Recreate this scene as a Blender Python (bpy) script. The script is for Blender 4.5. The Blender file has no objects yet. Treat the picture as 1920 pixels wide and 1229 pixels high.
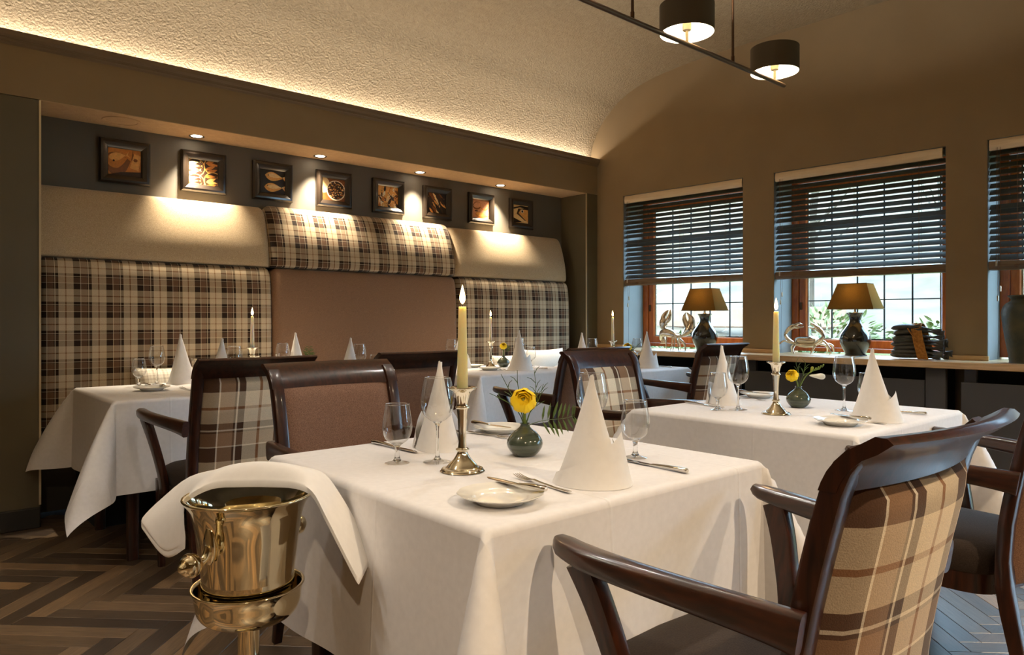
import bpy, math, random
from mathutils import Vector, Matrix, Euler

random.seed(7)
SC = bpy.context.scene
COL = SC.collection

# ------------------------------------------------------------------ camera
TH = math.radians(48.6)
CAM_Z = 1.12
cam_data = bpy.data.cameras.new('camera')
cam_data.sensor_width = 36.0
cam_data.lens = 1350.0 / 1920.0 * 36.0
cam_data.shift_y = -14.5 / 1920.0
cam_data.clip_start = 0.05
cam_data.clip_end = 200
cam = bpy.data.objects.new('camera', cam_data)
COL.objects.link(cam)
cam.location = (0, 0, CAM_Z)
cam.rotation_euler = (math.pi / 2, 0, TH - math.pi / 2)
SC.camera = cam

# ------------------------------------------------------------------ view
SC.view_settings.view_transform = 'Standard'
SC.view_settings.look = 'None'
SC.view_settings.gamma = 1.0
SC.view_settings.use_curve_mapping = False
SC.view_settings.exposure = 0.36
SC.cycles.use_denoising = True
SC.cycles.max_bounces = 8
SC.cycles.diffuse_bounces = 4
SC.cycles.glossy_bounces = 4
SC.cycles.transparent_max_bounces = 16
SC.cycles.sample_clamp_indirect = 6.0
SC.cycles.caustics_reflective = False
SC.cycles.caustics_refractive = False

# ------------------------------------------------------------------ world: even, bright overcast sky
world = bpy.data.worlds.new('world')
SC.world = world
world.use_nodes = True
_bg = world.node_tree.nodes['Background']
_bg.inputs['Color'].default_value = (0.46, 0.73, 1.0, 1)
_bg.inputs['Strength'].default_value = 15.0

# light levels of the lamps, seen and added (watts)
P_COVE = 8.5
P_SPOT = 170.0
P_PENDANT = 66.0
P_ADDED_DOWN = 150.0
P_TABLELAMP = 3.8
P_CANDLE = 0.9
WARM = (1.0, 0.96, 0.90)
WARM_COVE = (1.0, 0.89, 0.76)
WARM_SPOT = (1.0, 0.84, 0.62)
WARM_ADDED_DOWN = (1.0, 0.77, 0.52)

# ------------------------------------------------------------------ main measures (metres)
FASCIA_Y = 4.608          # plane of the wall with the seating niche
NICHE_Y = 4.94            # back of that niche
NICHE_X0, NICHE_X1 = 0.66, 4.994
NICHE_Z = 2.307
CORNER = Vector((5.146, 4.608, 0))
WANG = TH + math.radians(43.7) + math.pi     # direction that runs along the window wall, away from the corner
WROT = WANG
def wpt(a, b, z=0.0):
    """point a metres along the window wall, b metres outwards, at height z"""
    return Vector((CORNER.x + a * math.cos(WANG) - b * math.sin(WANG),
                   CORNER.y + a * math.sin(WANG) + b * math.cos(WANG), z))
WINS = [(0.308, 1.503), (1.762, 2.948), (3.180, 4.370)]
ADDED_DOOR_A = (4.60, 7.00)
WIN_TOP = 2.262
SILL_Z = 0.86
TABLE_Z = 0.755
ROOM_X0, ROOM_Y0 = -2.6, -3.0

# ================================================================== helpers
def catmull(pts, n):
    """dense points through pts (tuples of any length)"""
    out = []
    P = [tuple(p) for p in pts]
    for i in range(len(P) - 1):
        p0 = P[max(i - 1, 0)]; p1 = P[i]; p2 = P[i + 1]; p3 = P[min(i + 2, len(P) - 1)]
        for k in range(n):
            t = k / n
            out.append(tuple(0.5 * ((2 * b) + (-a + c) * t + (2 * a - 5 * b + 4 * c - d) * t * t + (-a + 3 * b - 3 * c + d) * t ** 3)
                             for a, b, c, d in zip(p0, p1, p2, p3)))
    out.append(P[-1])
    return out

def interp(tab, x):
    if x <= tab[0][0]: return tab[0][1]
    for (x0, y0), (x1, y1) in zip(tab, tab[1:]):
        if x <= x1:
            return y0 + (y1 - y0) * (x - x0) / (x1 - x0)
    return tab[-1][1]

class MB:
    """collects geometry for ONE mesh object"""
    def __init__(self):
        self.v = []; self.f = []; self.c = []
    def add(self, verts, faces, M=None):
        o = len(self.v)
        for p in verts:
            p = Vector(p)
            if M is not None: p = M @ p
            self.v.append(p)
        for f in faces:
            self.f.append(tuple(i + o for i in f))
        return self
    def box(self, x0, x1, y0, y1, z0, z1, M=None):
        vs = [(x0, y0, z0), (x1, y0, z0), (x1, y1, z0), (x0, y1, z0), (x0, y0, z1), (x1, y0, z1), (x1, y1, z1), (x0, y1, z1)]
        fs = [(3, 2, 1, 0), (4, 5, 6, 7), (0, 1, 5, 4), (1, 2, 6, 5), (2, 3, 7, 6), (3, 0, 4, 7)]
        return self.add(vs, fs, M)
    def cbox(self, x0, x1, y0, y1, z0, z1, c=0.004, M=None):
        """box with chamfered edges"""
        def ring(i, z):
            return [(x0 + i, y0, z), (x1 - i, y0, z), (x1, y0 + i, z), (x1, y1 - i, z), (x1 - i, y1, z), (x0 + i, y1, z), (x0, y1 - i, z), (x0, y0 + i, z)]
        def inner(z):
            return [(x0 + c, y0 + c, z), (x1 - c, y0 + c, z), (x1 - c, y0 + c, z), (x1 - c, y1 - c, z), (x1 - c, y1 - c, z), (x0 + c, y1 - c, z), (x0 + c, y1 - c, z), (x0 + c, y0 + c, z)]
        rings = [inner(z0), ring(c, z0 + c), ring(c, z1 - c), inner(z1)]
        return self.loft(rings, True, True, M=M)
    def loft(self, rings, closed=True, caps=True, M=None):
        n = len(rings[0]); vs = [p for r in rings for p in r]; fs = []
        m = n if closed else n - 1
        for i in range(len(rings) - 1):
            for j in range(m):
                k = (j + 1) % n
                fs.append((i * n + j, i * n + k, (i + 1) * n + k, (i + 1) * n + j))
        if caps:
            fs.append(tuple(range(n - 1, -1, -1)))
            fs.append(tuple((len(rings) - 1) * n + j for j in range(n)))
        return self.add(vs, fs, M)
    def lathe(self, prof, seg=24, M=None, mod=None):
        """prof: (r, z) points; r == 0 closes to a pole"""
        vs = []; idx = []
        for r, z in prof:
            if r <= 1e-6:
                idx.append([len(vs)]); vs.append((0, 0, z))
            else:
                row = []
                for j in range(seg):
                    a = 2 * math.pi * j / seg
                    rr = r * (mod(a, r, z) if mod else 1.0)
                    row.append(len(vs)); vs.append((rr * math.cos(a), rr * math.sin(a), z))
                idx.append(row)
        fs = []
        for A, B in zip(idx, idx[1:]):
            if len(A) == 1 and len(B) == 1: continue
            for j in range(seg):
                k = (j + 1) % seg
                if len(A) == 1: fs.append((A[0], B[k], B[j]))
                elif len(B) == 1: fs.append((A[j], A[k], B[0]))
                else: fs.append((A[j], A[k], B[k], B[j]))
        return self.add(vs, fs, M)
    def tube(self, path, rad, seg=8, M=None, caps=True):
        P = [Vector(p) for p in path]
        if not hasattr(rad, '__len__'): rad = [rad] * len(P)
        rings = []; ref = None
        for i, p in enumerate(P):
            t = (P[min(i + 1, len(P) - 1)] - P[max(i - 1, 0)])
            if t.length < 1e-9: t = Vector((0, 0, 1))
            t.normalize()
            if ref is None:
                ref = Vector((0, 0, 1)) if abs(t.z) < 0.9 else Vector((1, 0, 0))
            s = t.cross(ref)
            if s.length < 1e-6: s = t.cross(Vector((0, 1, 0)))
            s.normalize(); u = s.cross(t); ref = u
            rings.append([p + rad[i] * (math.cos(2 * math.pi * j / seg) * s + math.sin(2 * math.pi * j / seg) * u) for j in range(seg)])
        return self.loft(rings, True, caps, M)
    def sweep(self, path, ws, hs, up=(0, 0, 1), n=12, e=0.45, M=None, side=None):
        """rounded-rectangle section; ws across, hs along up"""
        P = [Vector(p) for p in path]; U = Vector(up); rings = []
        for i, p in enumerate(P):
            t = (P[min(i + 1, len(P) - 1)] - P[max(i - 1, 0)]).normalized()
            if side is not None:
                s = Vector(side); u = s.cross(t).normalized(); s = t.cross(u).normalized()
            else:
                s = t.cross(U).normalized(); u = s.cross(t).normalized()
            w = ws[i] if hasattr(ws, '__len__') else ws
            h = hs[i] if hasattr(hs, '__len__') else hs
            ring = []
            for j in range(n):
                a = 2 * math.pi * (j + 0.5) / n
                ca, sa = math.cos(a), math.sin(a)
                ring.append(p + s * (w / 2) * math.copysign(abs(ca) ** e, ca) + u * (h / 2) * math.copysign(abs(sa) ** e, sa))
            rings.append(ring)
        return self.loft(rings, True, True, M)
    def grid(self, fn, nu, nv, M=None):
        vs = [fn(i / nu, j / nv) for i in range(nu + 1) for j in range(nv + 1)]
        fs = [(i * (nv + 1) + j, (i + 1) * (nv + 1) + j, (i + 1) * (nv + 1) + j + 1, i * (nv + 1) + j + 1) for i in range(nu) for j in range(nv)]
        return self.add(vs, fs, M)
    def mesh(self, name, mat=None, smooth=None):
        me = bpy.data.meshes.new(name)
        me.from_pydata([tuple(p) for p in self.v], [], self.f)
        me.validate(clean_customdata=False)
        me.update()
        if mat is not None: me.materials.append(mat)
        if smooth is not None:
            me.polygons.foreach_set('use_smooth', [True] * len(me.polygons))
            me.set_sharp_from_angle(angle=math.radians(smooth))
        return me
    def obj(self, name, mat, parent=None, smooth=None, loc=None, rotz=None):
        return link(name, self.mesh(name, mat, smooth), parent, loc, rotz)

def link(name, me, parent=None, loc=None, rotz=None):
    o = bpy.data.objects.new(name, me)
    COL.objects.link(o)
    if parent is not None: o.parent = parent
    if loc is not None: o.location = loc
    if rotz is not None: o.rotation_euler = (0, 0, rotz)
    return o

def tag(o, label, cat, group=None, kind=None):
    if label: o['label'] = label
    if cat: o['category'] = cat
    if group: o['group'] = group
    if kind: o['kind'] = kind
    return o
def thing(name, label, cat, loc=(0, 0, 0), rotz=0.0, group=None):
    o = bpy.data.objects.new(name, None)
    o.empty_display_size = 0.05
    COL.objects.link(o)
    o.location = loc; o.rotation_euler = (0, 0, rotz)
    return tag(o, label, cat, group)
def struct(o, label=None):
    o['kind'] = 'structure'
    if label: o['label'] = label
    return o
CHILDREN = {}
def kids(o):
    return [c for c in COL.objects if c.parent == o]
def copy_tree(o, parent=None):
    c = o.copy()
    COL.objects.link(c)
    if parent is not None: c.parent = parent
    for ch in TREE.get(o.name, []):
        copy_tree(ch, c)
    return c
TREE = {}
def remember(o):
    """note the children of a finished thing so that copies are cheap"""
    def rec(x):
        TREE[x.name] = [c for c in COL.objects if c.parent == x]
        for c in TREE[x.name]: rec(c)
    rec(o)
    return o
def dup(o, label, loc, rotz=0.0, group=None):
    c = copy_tree(o)
    c.location = loc; c.rotation_euler = (0, 0, rotz)
    c['label'] = label
    if group: c['group'] = group
    return c
def lamp(kind, name, loc, energy, color, parent=None, **kw):
    d = bpy.data.lights.new(name, kind)
    d.energy = energy; d.color = color
    for k, v in kw.items(): setattr(d, k, v)
    o = bpy.data.objects.new(name, d)
    COL.objects.link(o)
    o.location = loc
    if parent is not None: o.parent = parent
    return o

# ================================================================== materials
MATS = {}
def new_mat(name):
    m = bpy.data.materials.new(name)
    m.use_nodes = True
    MATS[name] = m
    nt = m.node_tree
    return m, nt, nt.nodes['Principled BSDF']
def N(nt, typ, **inp):
    n = nt.nodes.new(typ)
    for k, v in inp.items():
        if k in n.inputs: n.inputs[k].default_value = v
        else: setattr(n, k, v)
    return n
def L(nt, a, b): nt.links.new(a, b)
def srgb(r, g, b):
    f = lambda c: (c / 255 / 12.92) if c / 255 <= 0.04045 else ((c / 255 + 0.055) / 1.055) ** 2.4
    return (f(r), f(g), f(b), 1.0)
def bump(nt, bsdf, src, strength, dist=0.01):
    b = N(nt, 'ShaderNodeBump', Strength=strength, Distance=dist)
    L(nt, src, b.inputs['Height']); L(nt, b.outputs['Normal'], bsdf.inputs['Normal'])
    return b
def objcoord(nt, scale=(1, 1, 1)):
    tc = N(nt, 'ShaderNodeTexCoord'); mp = N(nt, 'ShaderNodeMapping')
    mp.inputs['Scale'].default_value = scale
    L(nt, tc.outputs['Object'], mp.inputs['Vector'])
    return mp.outputs['Vector']
def noisy(name, col, col2, scale, rough=0.8, bmp=0.0, bscale=None, metal=0.0, spec=0.5, stretch=(1, 1, 1), coat=0.0, dist=0.01, detail=4.0, sheen=0.0):
    m, nt, b = new_mat(name)
    v = objcoord(nt, stretch)
    n = N(nt, 'ShaderNodeTexNoise', Scale=scale, Detail=detail)
    L(nt, v, n.inputs['Vector'])
    r = N(nt, 'ShaderNodeValToRGB')
    r.color_ramp.elements[0].position = 0.3; r.color_ramp.elements[1].position = 0.7
    r.color_ramp.elements[0].color = col; r.color_ramp.elements[1].color = col2
    L(nt, n.outputs['Fac'], r.inputs['Fac']); L(nt, r.outputs['Color'], b.inputs['Base Color'])
    b.inputs['Roughness'].default_value = rough; b.inputs['Metallic'].default_value = metal
    b.inputs['Specular IOR Level'].default_value = spec
    b.inputs['Coat Weight'].default_value = coat; b.inputs['Coat Roughness'].default_value = 0.12
    if sheen: b.inputs['Sheen Weight'].default_value = sheen
    if bmp:
        n2 = N(nt, 'ShaderNodeTexNoise', Scale=bscale or scale, Detail=3.0)
        L(nt, v, n2.inputs['Vector'])
        bump(nt, b, n2.outputs['Fac'], bmp, dist)
    return m
def plain(name, col, rough=0.5, metal=0.0, spec=0.5, coat=0.0):
    return noisy(name, col, tuple(c * 0.94 for c in col[:3]) + (1,), 18.0, rough, metal=metal, spec=spec, coat=coat)
def emit(name, col, strength):
    m, nt, b = new_mat(name)
    b.inputs['Base Color'].default_value = (0, 0, 0, 1)
    b.inputs['Emission Color'].default_value = col
    b.inputs['Emission Strength'].default_value = strength
    return m

# --- shell
noisy('wall_paint', srgb(150, 127, 94), srgb(142, 120, 88), 3.0, 0.75, bmp=0.15, bscale=220, dist=0.002)
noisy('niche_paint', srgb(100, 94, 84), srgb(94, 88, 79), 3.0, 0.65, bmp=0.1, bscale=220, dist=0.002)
noisy('reveal_paint', srgb(126, 128, 126), srgb(118, 120, 118), 3.0, 0.7, bmp=0.15, bscale=220, dist=0.002)
noisy('column_paint', srgb(100, 90, 68), srgb(94, 84, 63), 3.0, 0.6, bmp=0.05, bscale=200, dist=0.002)
noisy('ceiling_plaster', srgb(178, 160, 131), srgb(166, 148, 120), 30.0, 0.9, bmp=0.7, bscale=75, dist=0.014)
noisy('soffit_plaster', srgb(190, 160, 124), srgb(180, 150, 116), 30.0, 0.9, bmp=0.5, bscale=110, dist=0.006)
noisy('cornice_paint', srgb(128, 108, 84), srgb(122, 102, 80), 5.0, 0.6)
noisy('baseboard_paint', srgb(40, 36, 28), srgb(34, 30, 24), 6.0, 0.5)
plain('edge_trim', srgb(214, 196, 160), 0.35, metal=0.6)
noisy('radiator_paint', srgb(78, 76, 76), srgb(72, 70, 70), 4.0, 0.55)
plain('dark_void', srgb(14, 14, 15), 0.9)
noisy('sub_floor', srgb(30, 22, 16), srgb(24, 18, 12), 6.0, 0.7)
# --- wood
def wood(name, c1, c2, stretch, scale=6.0, rough=0.35, coat=0.5, island=None, spec=0.5, cr=0.15):
    m, nt, b = new_mat(name)
    v = objcoord(nt, stretch)
    n = N(nt, 'ShaderNodeTexNoise', Scale=scale, Detail=6.0, Distortion=0.6)
    L(nt, v, n.inputs['Vector'])
    r = N(nt, 'ShaderNodeValToRGB')
    r.color_ramp.elements[0].position = 0.32; r.color_ramp.elements[1].position = 0.72
    r.color_ramp.elements[0].color = c1; r.color_ramp.elements[1].color = c2
    L(nt, n.outputs['Fac'], r.inputs['Fac'])
    L(nt, r.outputs['Color'], b.inputs['Base Color'])
    b.inputs['Roughness'].default_value = rough
    b.inputs['Coat Weight'].default_value = coat; b.inputs['Coat Roughness'].default_value = cr
    b.inputs['Specular IOR Level'].default_value = spec
    bump(nt, b, n.outputs['Fac'], 0.08, 0.002)
    return m
wood('mahogany', srgb(30, 14, 8), srgb(66, 31, 15), (9, 9, 1.2), 7.0, 0.36, 0.35, spec=0.3, cr=0.12)
wood('mahogany_arm', srgb(32, 15, 9), srgb(72, 34, 17), (9, 1.2, 9), 7.0, 0.34, 0.6, cr=0.12)
wood('oak_sill', srgb(196, 160, 112), srgb(222, 190, 144), (1.0, 12, 12), 5.0, 0.42, 0.25)
wood('window_pine', srgb(168, 82, 26), srgb(202, 112, 44), (8, 8, 1.5), 5.0, 0.4, 0.4)
wood('blind_wood', srgb(62, 60, 54), srgb(78, 76, 68), (1.2, 20, 20), 6.0, 0.42, 0.35)
wood('valance_wood', srgb(228, 204, 168), srgb(238, 216, 184), (1.2, 20, 20), 6.0, 0.3, 0.6)
wood('rail_wood', srgb(96, 74, 50), srgb(116, 92, 64), (1.2, 20, 20), 6.0, 0.4, 0.4)
def plank_mat(name, island):
    m, nt, b = new_mat(name)
    v = objcoord(nt, (3.0, 40, 40))
    if island:
        rnd = N(nt, 'ShaderNodeNewGeometry').outputs['Random Per Island']
    else:
        rnd = N(nt, 'ShaderNodeObjectInfo').outputs['Random']
    off = N(nt, 'ShaderNodeVectorMath', operation='ADD')
    sc = N(nt, 'ShaderNodeVectorMath', operation='SCALE'); sc.inputs[0].default_value = (37, 71, 13)
    L(nt, rnd, sc.inputs['Scale'])
    L(nt, v, off.inputs[0]); L(nt, sc.outputs['Vector'], off.inputs[1])
    n = N(nt, 'ShaderNodeTexNoise', Scale=2.6, Detail=8.0, Distortion=0.9)
    n.inputs['Roughness'].default_value = 0.65
    L(nt, off.outputs['Vector'], n.inputs['Vector'])
    r1 = N(nt, 'ShaderNodeValToRGB')          # grain
    e = r1.color_ramp.elements
    e[0].position = 0.28; e[0].color = (0.45, 0.45, 0.45, 1)
    e[1].position = 0.75; e[1].color = (1.3, 1.3, 1.3, 1)
    L(nt, n.outputs['Fac'], r1.inputs['Fac'])
    r2 = N(nt, 'ShaderNodeValToRGB')          # tone of each plank
    e = r2.color_ramp.elements
    e[0].position = 0.0; e[0].color = srgb(80, 64, 50)
    e[1].position = 1.0; e[1].color = srgb(176, 138, 96)
    for pos, c in ((0.3, srgb(98, 80, 62)), (0.55, srgb(118, 96, 72)), (0.8, srgb(140, 114, 86))):
        x = e.new(pos); x.color = c
    L(nt, rnd, r2.inputs['Fac'])
    mx = N(nt, 'ShaderNodeMix', data_type='RGBA', blend_type='MULTIPLY')
    mx.inputs['Factor'].default_value = 1.0
    L(nt, r2.outputs['Color'], mx.inputs['A']); L(nt, r1.outputs['Color'], mx.inputs['B'])
    L(nt, mx.outputs['Result'], b.inputs['Base Color'])
    b.inputs['Roughness'].default_value = 0.40
    b.inputs['Specular IOR Level'].default_value = 0.8
    b.inputs['Coat Weight'].default_value = 0.6; b.inputs['Coat Roughness'].default_value = 0.34
    bump(nt, b, n.outputs['Fac'], 0.25, 0.002)
    return m
plank_mat('plank_wood', False)
plank_mat('plank_wood_many', True)
# --- fabric
def fabric(name, c1, c2, scale=380, rough=0.95, bmp=0.3, sheen=0.2):
    return noisy(name, c1, c2, scale, rough, bmp=bmp, bscale=scale, spec=0.2, dist=0.002, detail=2.0, sheen=sheen)
fabric('linen_beige', srgb(166, 144, 112), srgb(200, 178, 146), 260)
fabric('wool_taupe', srgb(122, 92, 70), srgb(148, 114, 88), 320)
fabric('weave_brown', srgb(98, 70, 54), srgb(144, 108, 86), 420)
fabric('seat_brown', srgb(46, 37, 31), srgb(60, 49, 41), 300, sheen=0.05)
fabric('pillow_white', srgb(232, 226, 214), srgb(240, 236, 226), 200)
fabric('bench_dark', srgb(15, 12, 10), srgb(20, 16, 13), 300, sheen=0.0)
noisy('linen_white', srgb(230, 228, 228), srgb(236, 234, 234), 60.0, 0.85, bmp=0.05, bscale=900, spec=0.25, dist=0.001)
# ironed creases in the table linen, as faint relief
_nt = MATS['linen_white'].node_tree; _b = _nt.nodes['Principled BSDF']
_tc = N(_nt, 'ShaderNodeTexCoord'); _sx = N(_nt, 'ShaderNodeSeparateXYZ'); L(_nt, _tc.outputs['Object'], _sx.inputs['Vector'])
_h = []
for _ax, _o in (('X', 0.14), ('Y', 0.10)):
    _ad = N(_nt, 'ShaderNodeMath', operation='ADD'); _ad.inputs[1].default_value = _o; L(_nt, _sx.outputs[_ax], _ad.inputs[0])
    _pp = N(_nt, 'ShaderNodeMath', operation='PINGPONG'); _pp.inputs[1].default_value = 0.24; L(_nt, _ad.outputs[0], _pp.inputs[0])
    _mr = N(_nt, 'ShaderNodeMapRange'); _mr.interpolation_type = 'SMOOTHSTEP'; _mr.inputs['From Max'].default_value = 0.006; _mr.inputs['To Min'].default_value = 1.0; _mr.inputs['To Max'].default_value = 0.0
    L(_nt, _pp.outputs[0], _mr.inputs['Value']); _h.append(_mr.outputs['Result'])
_mx = N(_nt, 'ShaderNodeMath', operation='MAXIMUM'); L(_nt, _h[0], _mx.inputs[0]); L(_nt, _h[1], _mx.inputs[1])
bump(_nt, _b, _mx.outputs[0], 0.35, 0.003)
noisy('napkin_white', srgb(238, 236, 233), srgb(242, 240, 237), 60.0, 0.85, bmp=0.05, bscale=900, spec=0.25, dist=0.001)
def plaid(name, period, cols, phase=(0, 0)):
    """tartan: the same stripe order along local x and local z, woven half and half"""
    dark, taupe, white, cream, tan = cols
    m, nt, b = new_mat(name)
    tc = N(nt, 'ShaderNodeTexCoord'); sx = N(nt, 'ShaderNodeSeparateXYZ')
    L(nt, tc.outputs['Object'], sx.inputs['Vector'])
    cs = []
    for ax, ph, pr in (('X', phase[0], period), ('Z', phase[1], period * 0.98)):
        ad = N(nt, 'ShaderNodeMath', operation='ADD'); ad.inputs[1].default_value = ph + 50 * pr
        L(nt, sx.outputs[ax], ad.inputs[0])
        dv = N(nt, 'ShaderNodeMath', operation='DIVIDE'); dv.inputs[1].default_value = pr
        L(nt, ad.outputs[0], dv.inputs[0])
        fr = N(nt, 'ShaderNodeMath', operation='FRACT'); L(nt, dv.outputs[0], fr.inputs[0])
        r = N(nt, 'ShaderNodeValToRGB'); r.color_ramp.interpolation = 'CONSTANT'
        e = r.color_ramp.elements
        seq = [(0.0, dark), (0.20, white), (0.22, taupe), (0.41, dark), (0.435, white), (0.46, dark), (0.55, cream), (0.745, tan), (0.785, cream)]
        e[0].position = 0; e[0].color = seq[0][1]
        e[1].position = seq[1][0]; e[1].color = seq[1][1]
        for p, c in seq[2:]:
            x = e.new(p); x.color = c
        L(nt, fr.outputs[0], r.inputs['Fac']); cs.append(r.outputs['Color'])
    mx = N(nt, 'ShaderNodeMix', data_type='RGBA'); mx.inputs['Factor'].default_value = 0.42
    L(nt, cs[0], mx.inputs['A']); L(nt, cs[1], mx.inputs['B'])
    n = N(nt, 'ShaderNodeTexNoise', Scale=420.0, Detail=2.0)
    L(nt, tc.outputs['Object'], n.inputs['Vector'])
    rr = N(nt, 'ShaderNodeMapRange'); rr.inputs['To Min'].default_value = 0.72; rr.inputs['To Max'].default_value = 1.25
    L(nt, n.outputs['Fac'], rr.inputs['Value'])
    m2 = N(nt, 'ShaderNodeMix', data_type='RGBA', blend_type='MULTIPLY'); m2.inputs['Factor'].default_value = 1.0
    L(nt, mx.outputs['Result'], m2.inputs['A']); L(nt, rr.outputs['Result'], m2.inputs['B'])
    L(nt, m2.outputs['Result'], b.inputs['Base Color'])
    b.inputs['Roughness'].default_value = 0.95; b.inputs['Specular IOR Level'].default_value = 0.15
    b.inputs['Sheen Weight'].default_value = 0.15
    bump(nt, b, n.outputs['Fac'], 0.35, 0.002)
    return m
PL = (srgb(42, 29, 21), srgb(108, 80, 60), srgb(208, 190, 162), srgb(196, 176, 146), srgb(130, 92, 60))
plaid('plaid_bench', 0.165, PL)
PLC = (srgb(78, 54, 38), srgb(156, 122, 92), srgb(244, 232, 210), srgb(232, 214, 184), srgb(160, 114, 76))
plaid('plaid_chair', 0.30, PLC, (0.215, 0.06))
plaid('check_pillow', 0.055, (srgb(190, 178, 160), srgb(228, 220, 204), srgb(240, 234, 222), srgb(238, 232, 218), srgb(214, 202, 182)))
# --- metal, glass, ceramics
def metal(name, col, rough):
    return noisy(name, col, tuple(c * 0.95 for c in col[:3]) + (1,), 8.0, rough, metal=1.0)
metal('silver_warm', srgb(242, 234, 214), 0.09)
metal('bucket_metal', srgb(242, 230, 196), 0.06)
metal('cutlery_steel', srgb(214, 208, 198), 0.14)
metal('sculpture_silver', srgb(232, 222, 206), 0.17)
plain('bronze_dark', srgb(84, 58, 38), 0.35, metal=0.5)
plain('chrome', srgb(210, 206, 200), 0.15, metal=1.0)
noisy('vase_green', srgb(50, 60, 50), srgb(76, 86, 72), 14.0, 0.12, stretch=(1, 1, 9), coat=0.6)
noisy('lamp_black', srgb(22, 20, 16), srgb(30, 27, 20), 8.0, 0.14, coat=0.7)
noisy('urn_green', srgb(38, 50, 46), srgb(84, 78, 50), 9.0, 0.5, bmp=0.3, bscale=30)
noisy('porcelain', srgb(238, 236, 228), srgb(242, 240, 233), 5.0, 0.12, coat=0.5)
noisy('fish_stone', srgb(44, 48, 50), srgb(82, 80, 74), 26.0, 0.6, bmp=0.4, bscale=60, stretch=(1, 3, 3))
noisy('rope', srgb(150, 96, 36), srgb(194, 136, 62), 60.0, 0.9, bmp=0.5, bscale=120, stretch=(1, 1, 1))
noisy('wax_ivory', srgb(226, 218, 158), srgb(230, 222, 166), 3.0, 0.5)
noisy('wax_white', srgb(240, 232, 216), srgb(244, 236, 222), 3.0, 0.5)
for _n in ('wax_ivory', 'wax_white'):
    _b = MATS[_n].node_tree.nodes['Principled BSDF']
    _b.inputs['Subsurface Weight'].default_value = 0.8
    _b.inputs['Subsurface Radius'].default_value = (0.02, 0.012, 0.006)
    _b.inputs['Subsurface Scale'].default_value = 1.0
plain('wick_black', srgb(30, 24, 20), 0.9)
def thin_glass(name, tint, f0, rough=0.0, power=5.0):
    """thin sheet of glass: clear straight through, mirror-like towards grazing angles (same from both sides)"""
    m, nt, b = new_mat(name)
    nt.nodes.remove(b)
    out = nt.nodes['Material Output']
    tr = N(nt, 'ShaderNodeBsdfTransparent', Color=tint)
    gl = N(nt, 'ShaderNodeBsdfGlossy', Roughness=rough)
    ge = N(nt, 'ShaderNodeNewGeometry')
    dt = N(nt, 'ShaderNodeVectorMath', operation='DOT_PRODUCT')
    L(nt, ge.outputs['Incoming'], dt.inputs[0]); L(nt, ge.outputs['Normal'], dt.inputs[1])
    ab = N(nt, 'ShaderNodeMath', operation='ABSOLUTE'); L(nt, dt.outputs['Value'], ab.inputs[0])
    su = N(nt, 'ShaderNodeMath', operation='SUBTRACT'); su.inputs[0].default_value = 1.0; L(nt, ab.outputs[0], su.inputs[1])
    pw = N(nt, 'ShaderNodeMath', operation='POWER'); pw.inputs[1].default_value = power; L(nt, su.outputs[0], pw.inputs[0])
    ma = N(nt, 'ShaderNodeMath', operation='MULTIPLY_ADD'); ma.inputs[1].default_value = 1 - f0; ma.inputs[2].default_value = f0; ma.use_clamp = True
    L(nt, pw.outputs[0], ma.inputs[0])
    mx = N(nt, 'ShaderNodeMixShader')
    L(nt, ma.outputs[0], mx.inputs[0]); L(nt, tr.outputs[0], mx.inputs[1]); L(nt, gl.outputs[0], mx.inputs[2])
    L(nt, mx.outputs[0], out.inputs['Surface'])
    return m
thin_glass('window_glass', (0.95, 0.97, 0.965, 1), 0.10)
thin_glass('bowl_glass', (0.965, 0.97, 0.97, 1), 0.09, power=2.2)
thin_glass('picture_glass', (0.98, 0.98, 0.98, 1), 0.02)
_m, _nt, _b = new_mat('stem_glass')
_b.inputs['Base Color'].default_value = (0.97, 0.98, 0.98, 1)
_b.inputs['Transmission Weight'].default_value = 1.0
_b.inputs['Roughness'].default_value = 0.0
_b.inputs['IOR'].default_value = 1.45
plain('lead_came', srgb(40, 44, 46), 0.5, metal=0.4)
plain('shade_dark', srgb(62, 48, 24), 0.55)
plain('shade_white', srgb(250, 232, 184), 0.7)
plain('socket_white', srgb(236, 226, 206), 0.5)
plain('frame_brown', srgb(34, 26, 19), 0.28, coat=0.4)
plain('cord_brown', srgb(120, 82, 52), 0.8)
plain('cord_black', srgb(20, 18, 16), 0.6)
plain('tassel_silver', srgb(190, 176, 150), 0.35, metal=0.5)
# lamp shade cloth that lets its bulb glow through
_m, _nt, _b = new_mat('shade_silk')
_v = objcoord(_nt, (1, 1, 1))
_n = N(_nt, 'ShaderNodeTexNoise', Scale=140.0); L(_nt, _v, _n.inputs['Vector'])
_r = N(_nt, 'ShaderNodeValToRGB'); _r.color_ramp.elements[0].color = srgb(138, 108, 60); _r.color_ramp.elements[1].color = srgb(154, 122, 70)
L(_nt, _n.outputs['Fac'], _r.inputs['Fac'])
_d = N(_nt, 'ShaderNodeBsdfDiffuse'); _t = N(_nt, 'ShaderNodeBsdfTranslucent'); _x = N(_nt, 'ShaderNodeMixShader')
_x.inputs[0].default_value = 0.35
L(_nt, _r.outputs['Color'], _d.inputs['Color']); L(_nt, _r.outputs['Color'], _t.inputs['Color'])
L(_nt, _d.outputs[0], _x.inputs[1]); L(_nt, _t.outputs[0], _x.inputs[2]); L(_nt, _x.outputs[0], _nt.nodes['Material Output'].inputs['Surface'])
_nt.nodes.remove(_b)
# --- light givers
emit('flame', (1.0, 0.66, 0.26, 1), 14.0)
emit('bulb_glow', (1.0, 0.80, 0.50, 1), 18.0)
emit('spot_glow', (1.0, 0.84, 0.62, 1), 22.0)
emit('led_glow', (1.0, 0.84, 0.66, 1), 4.0)
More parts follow.
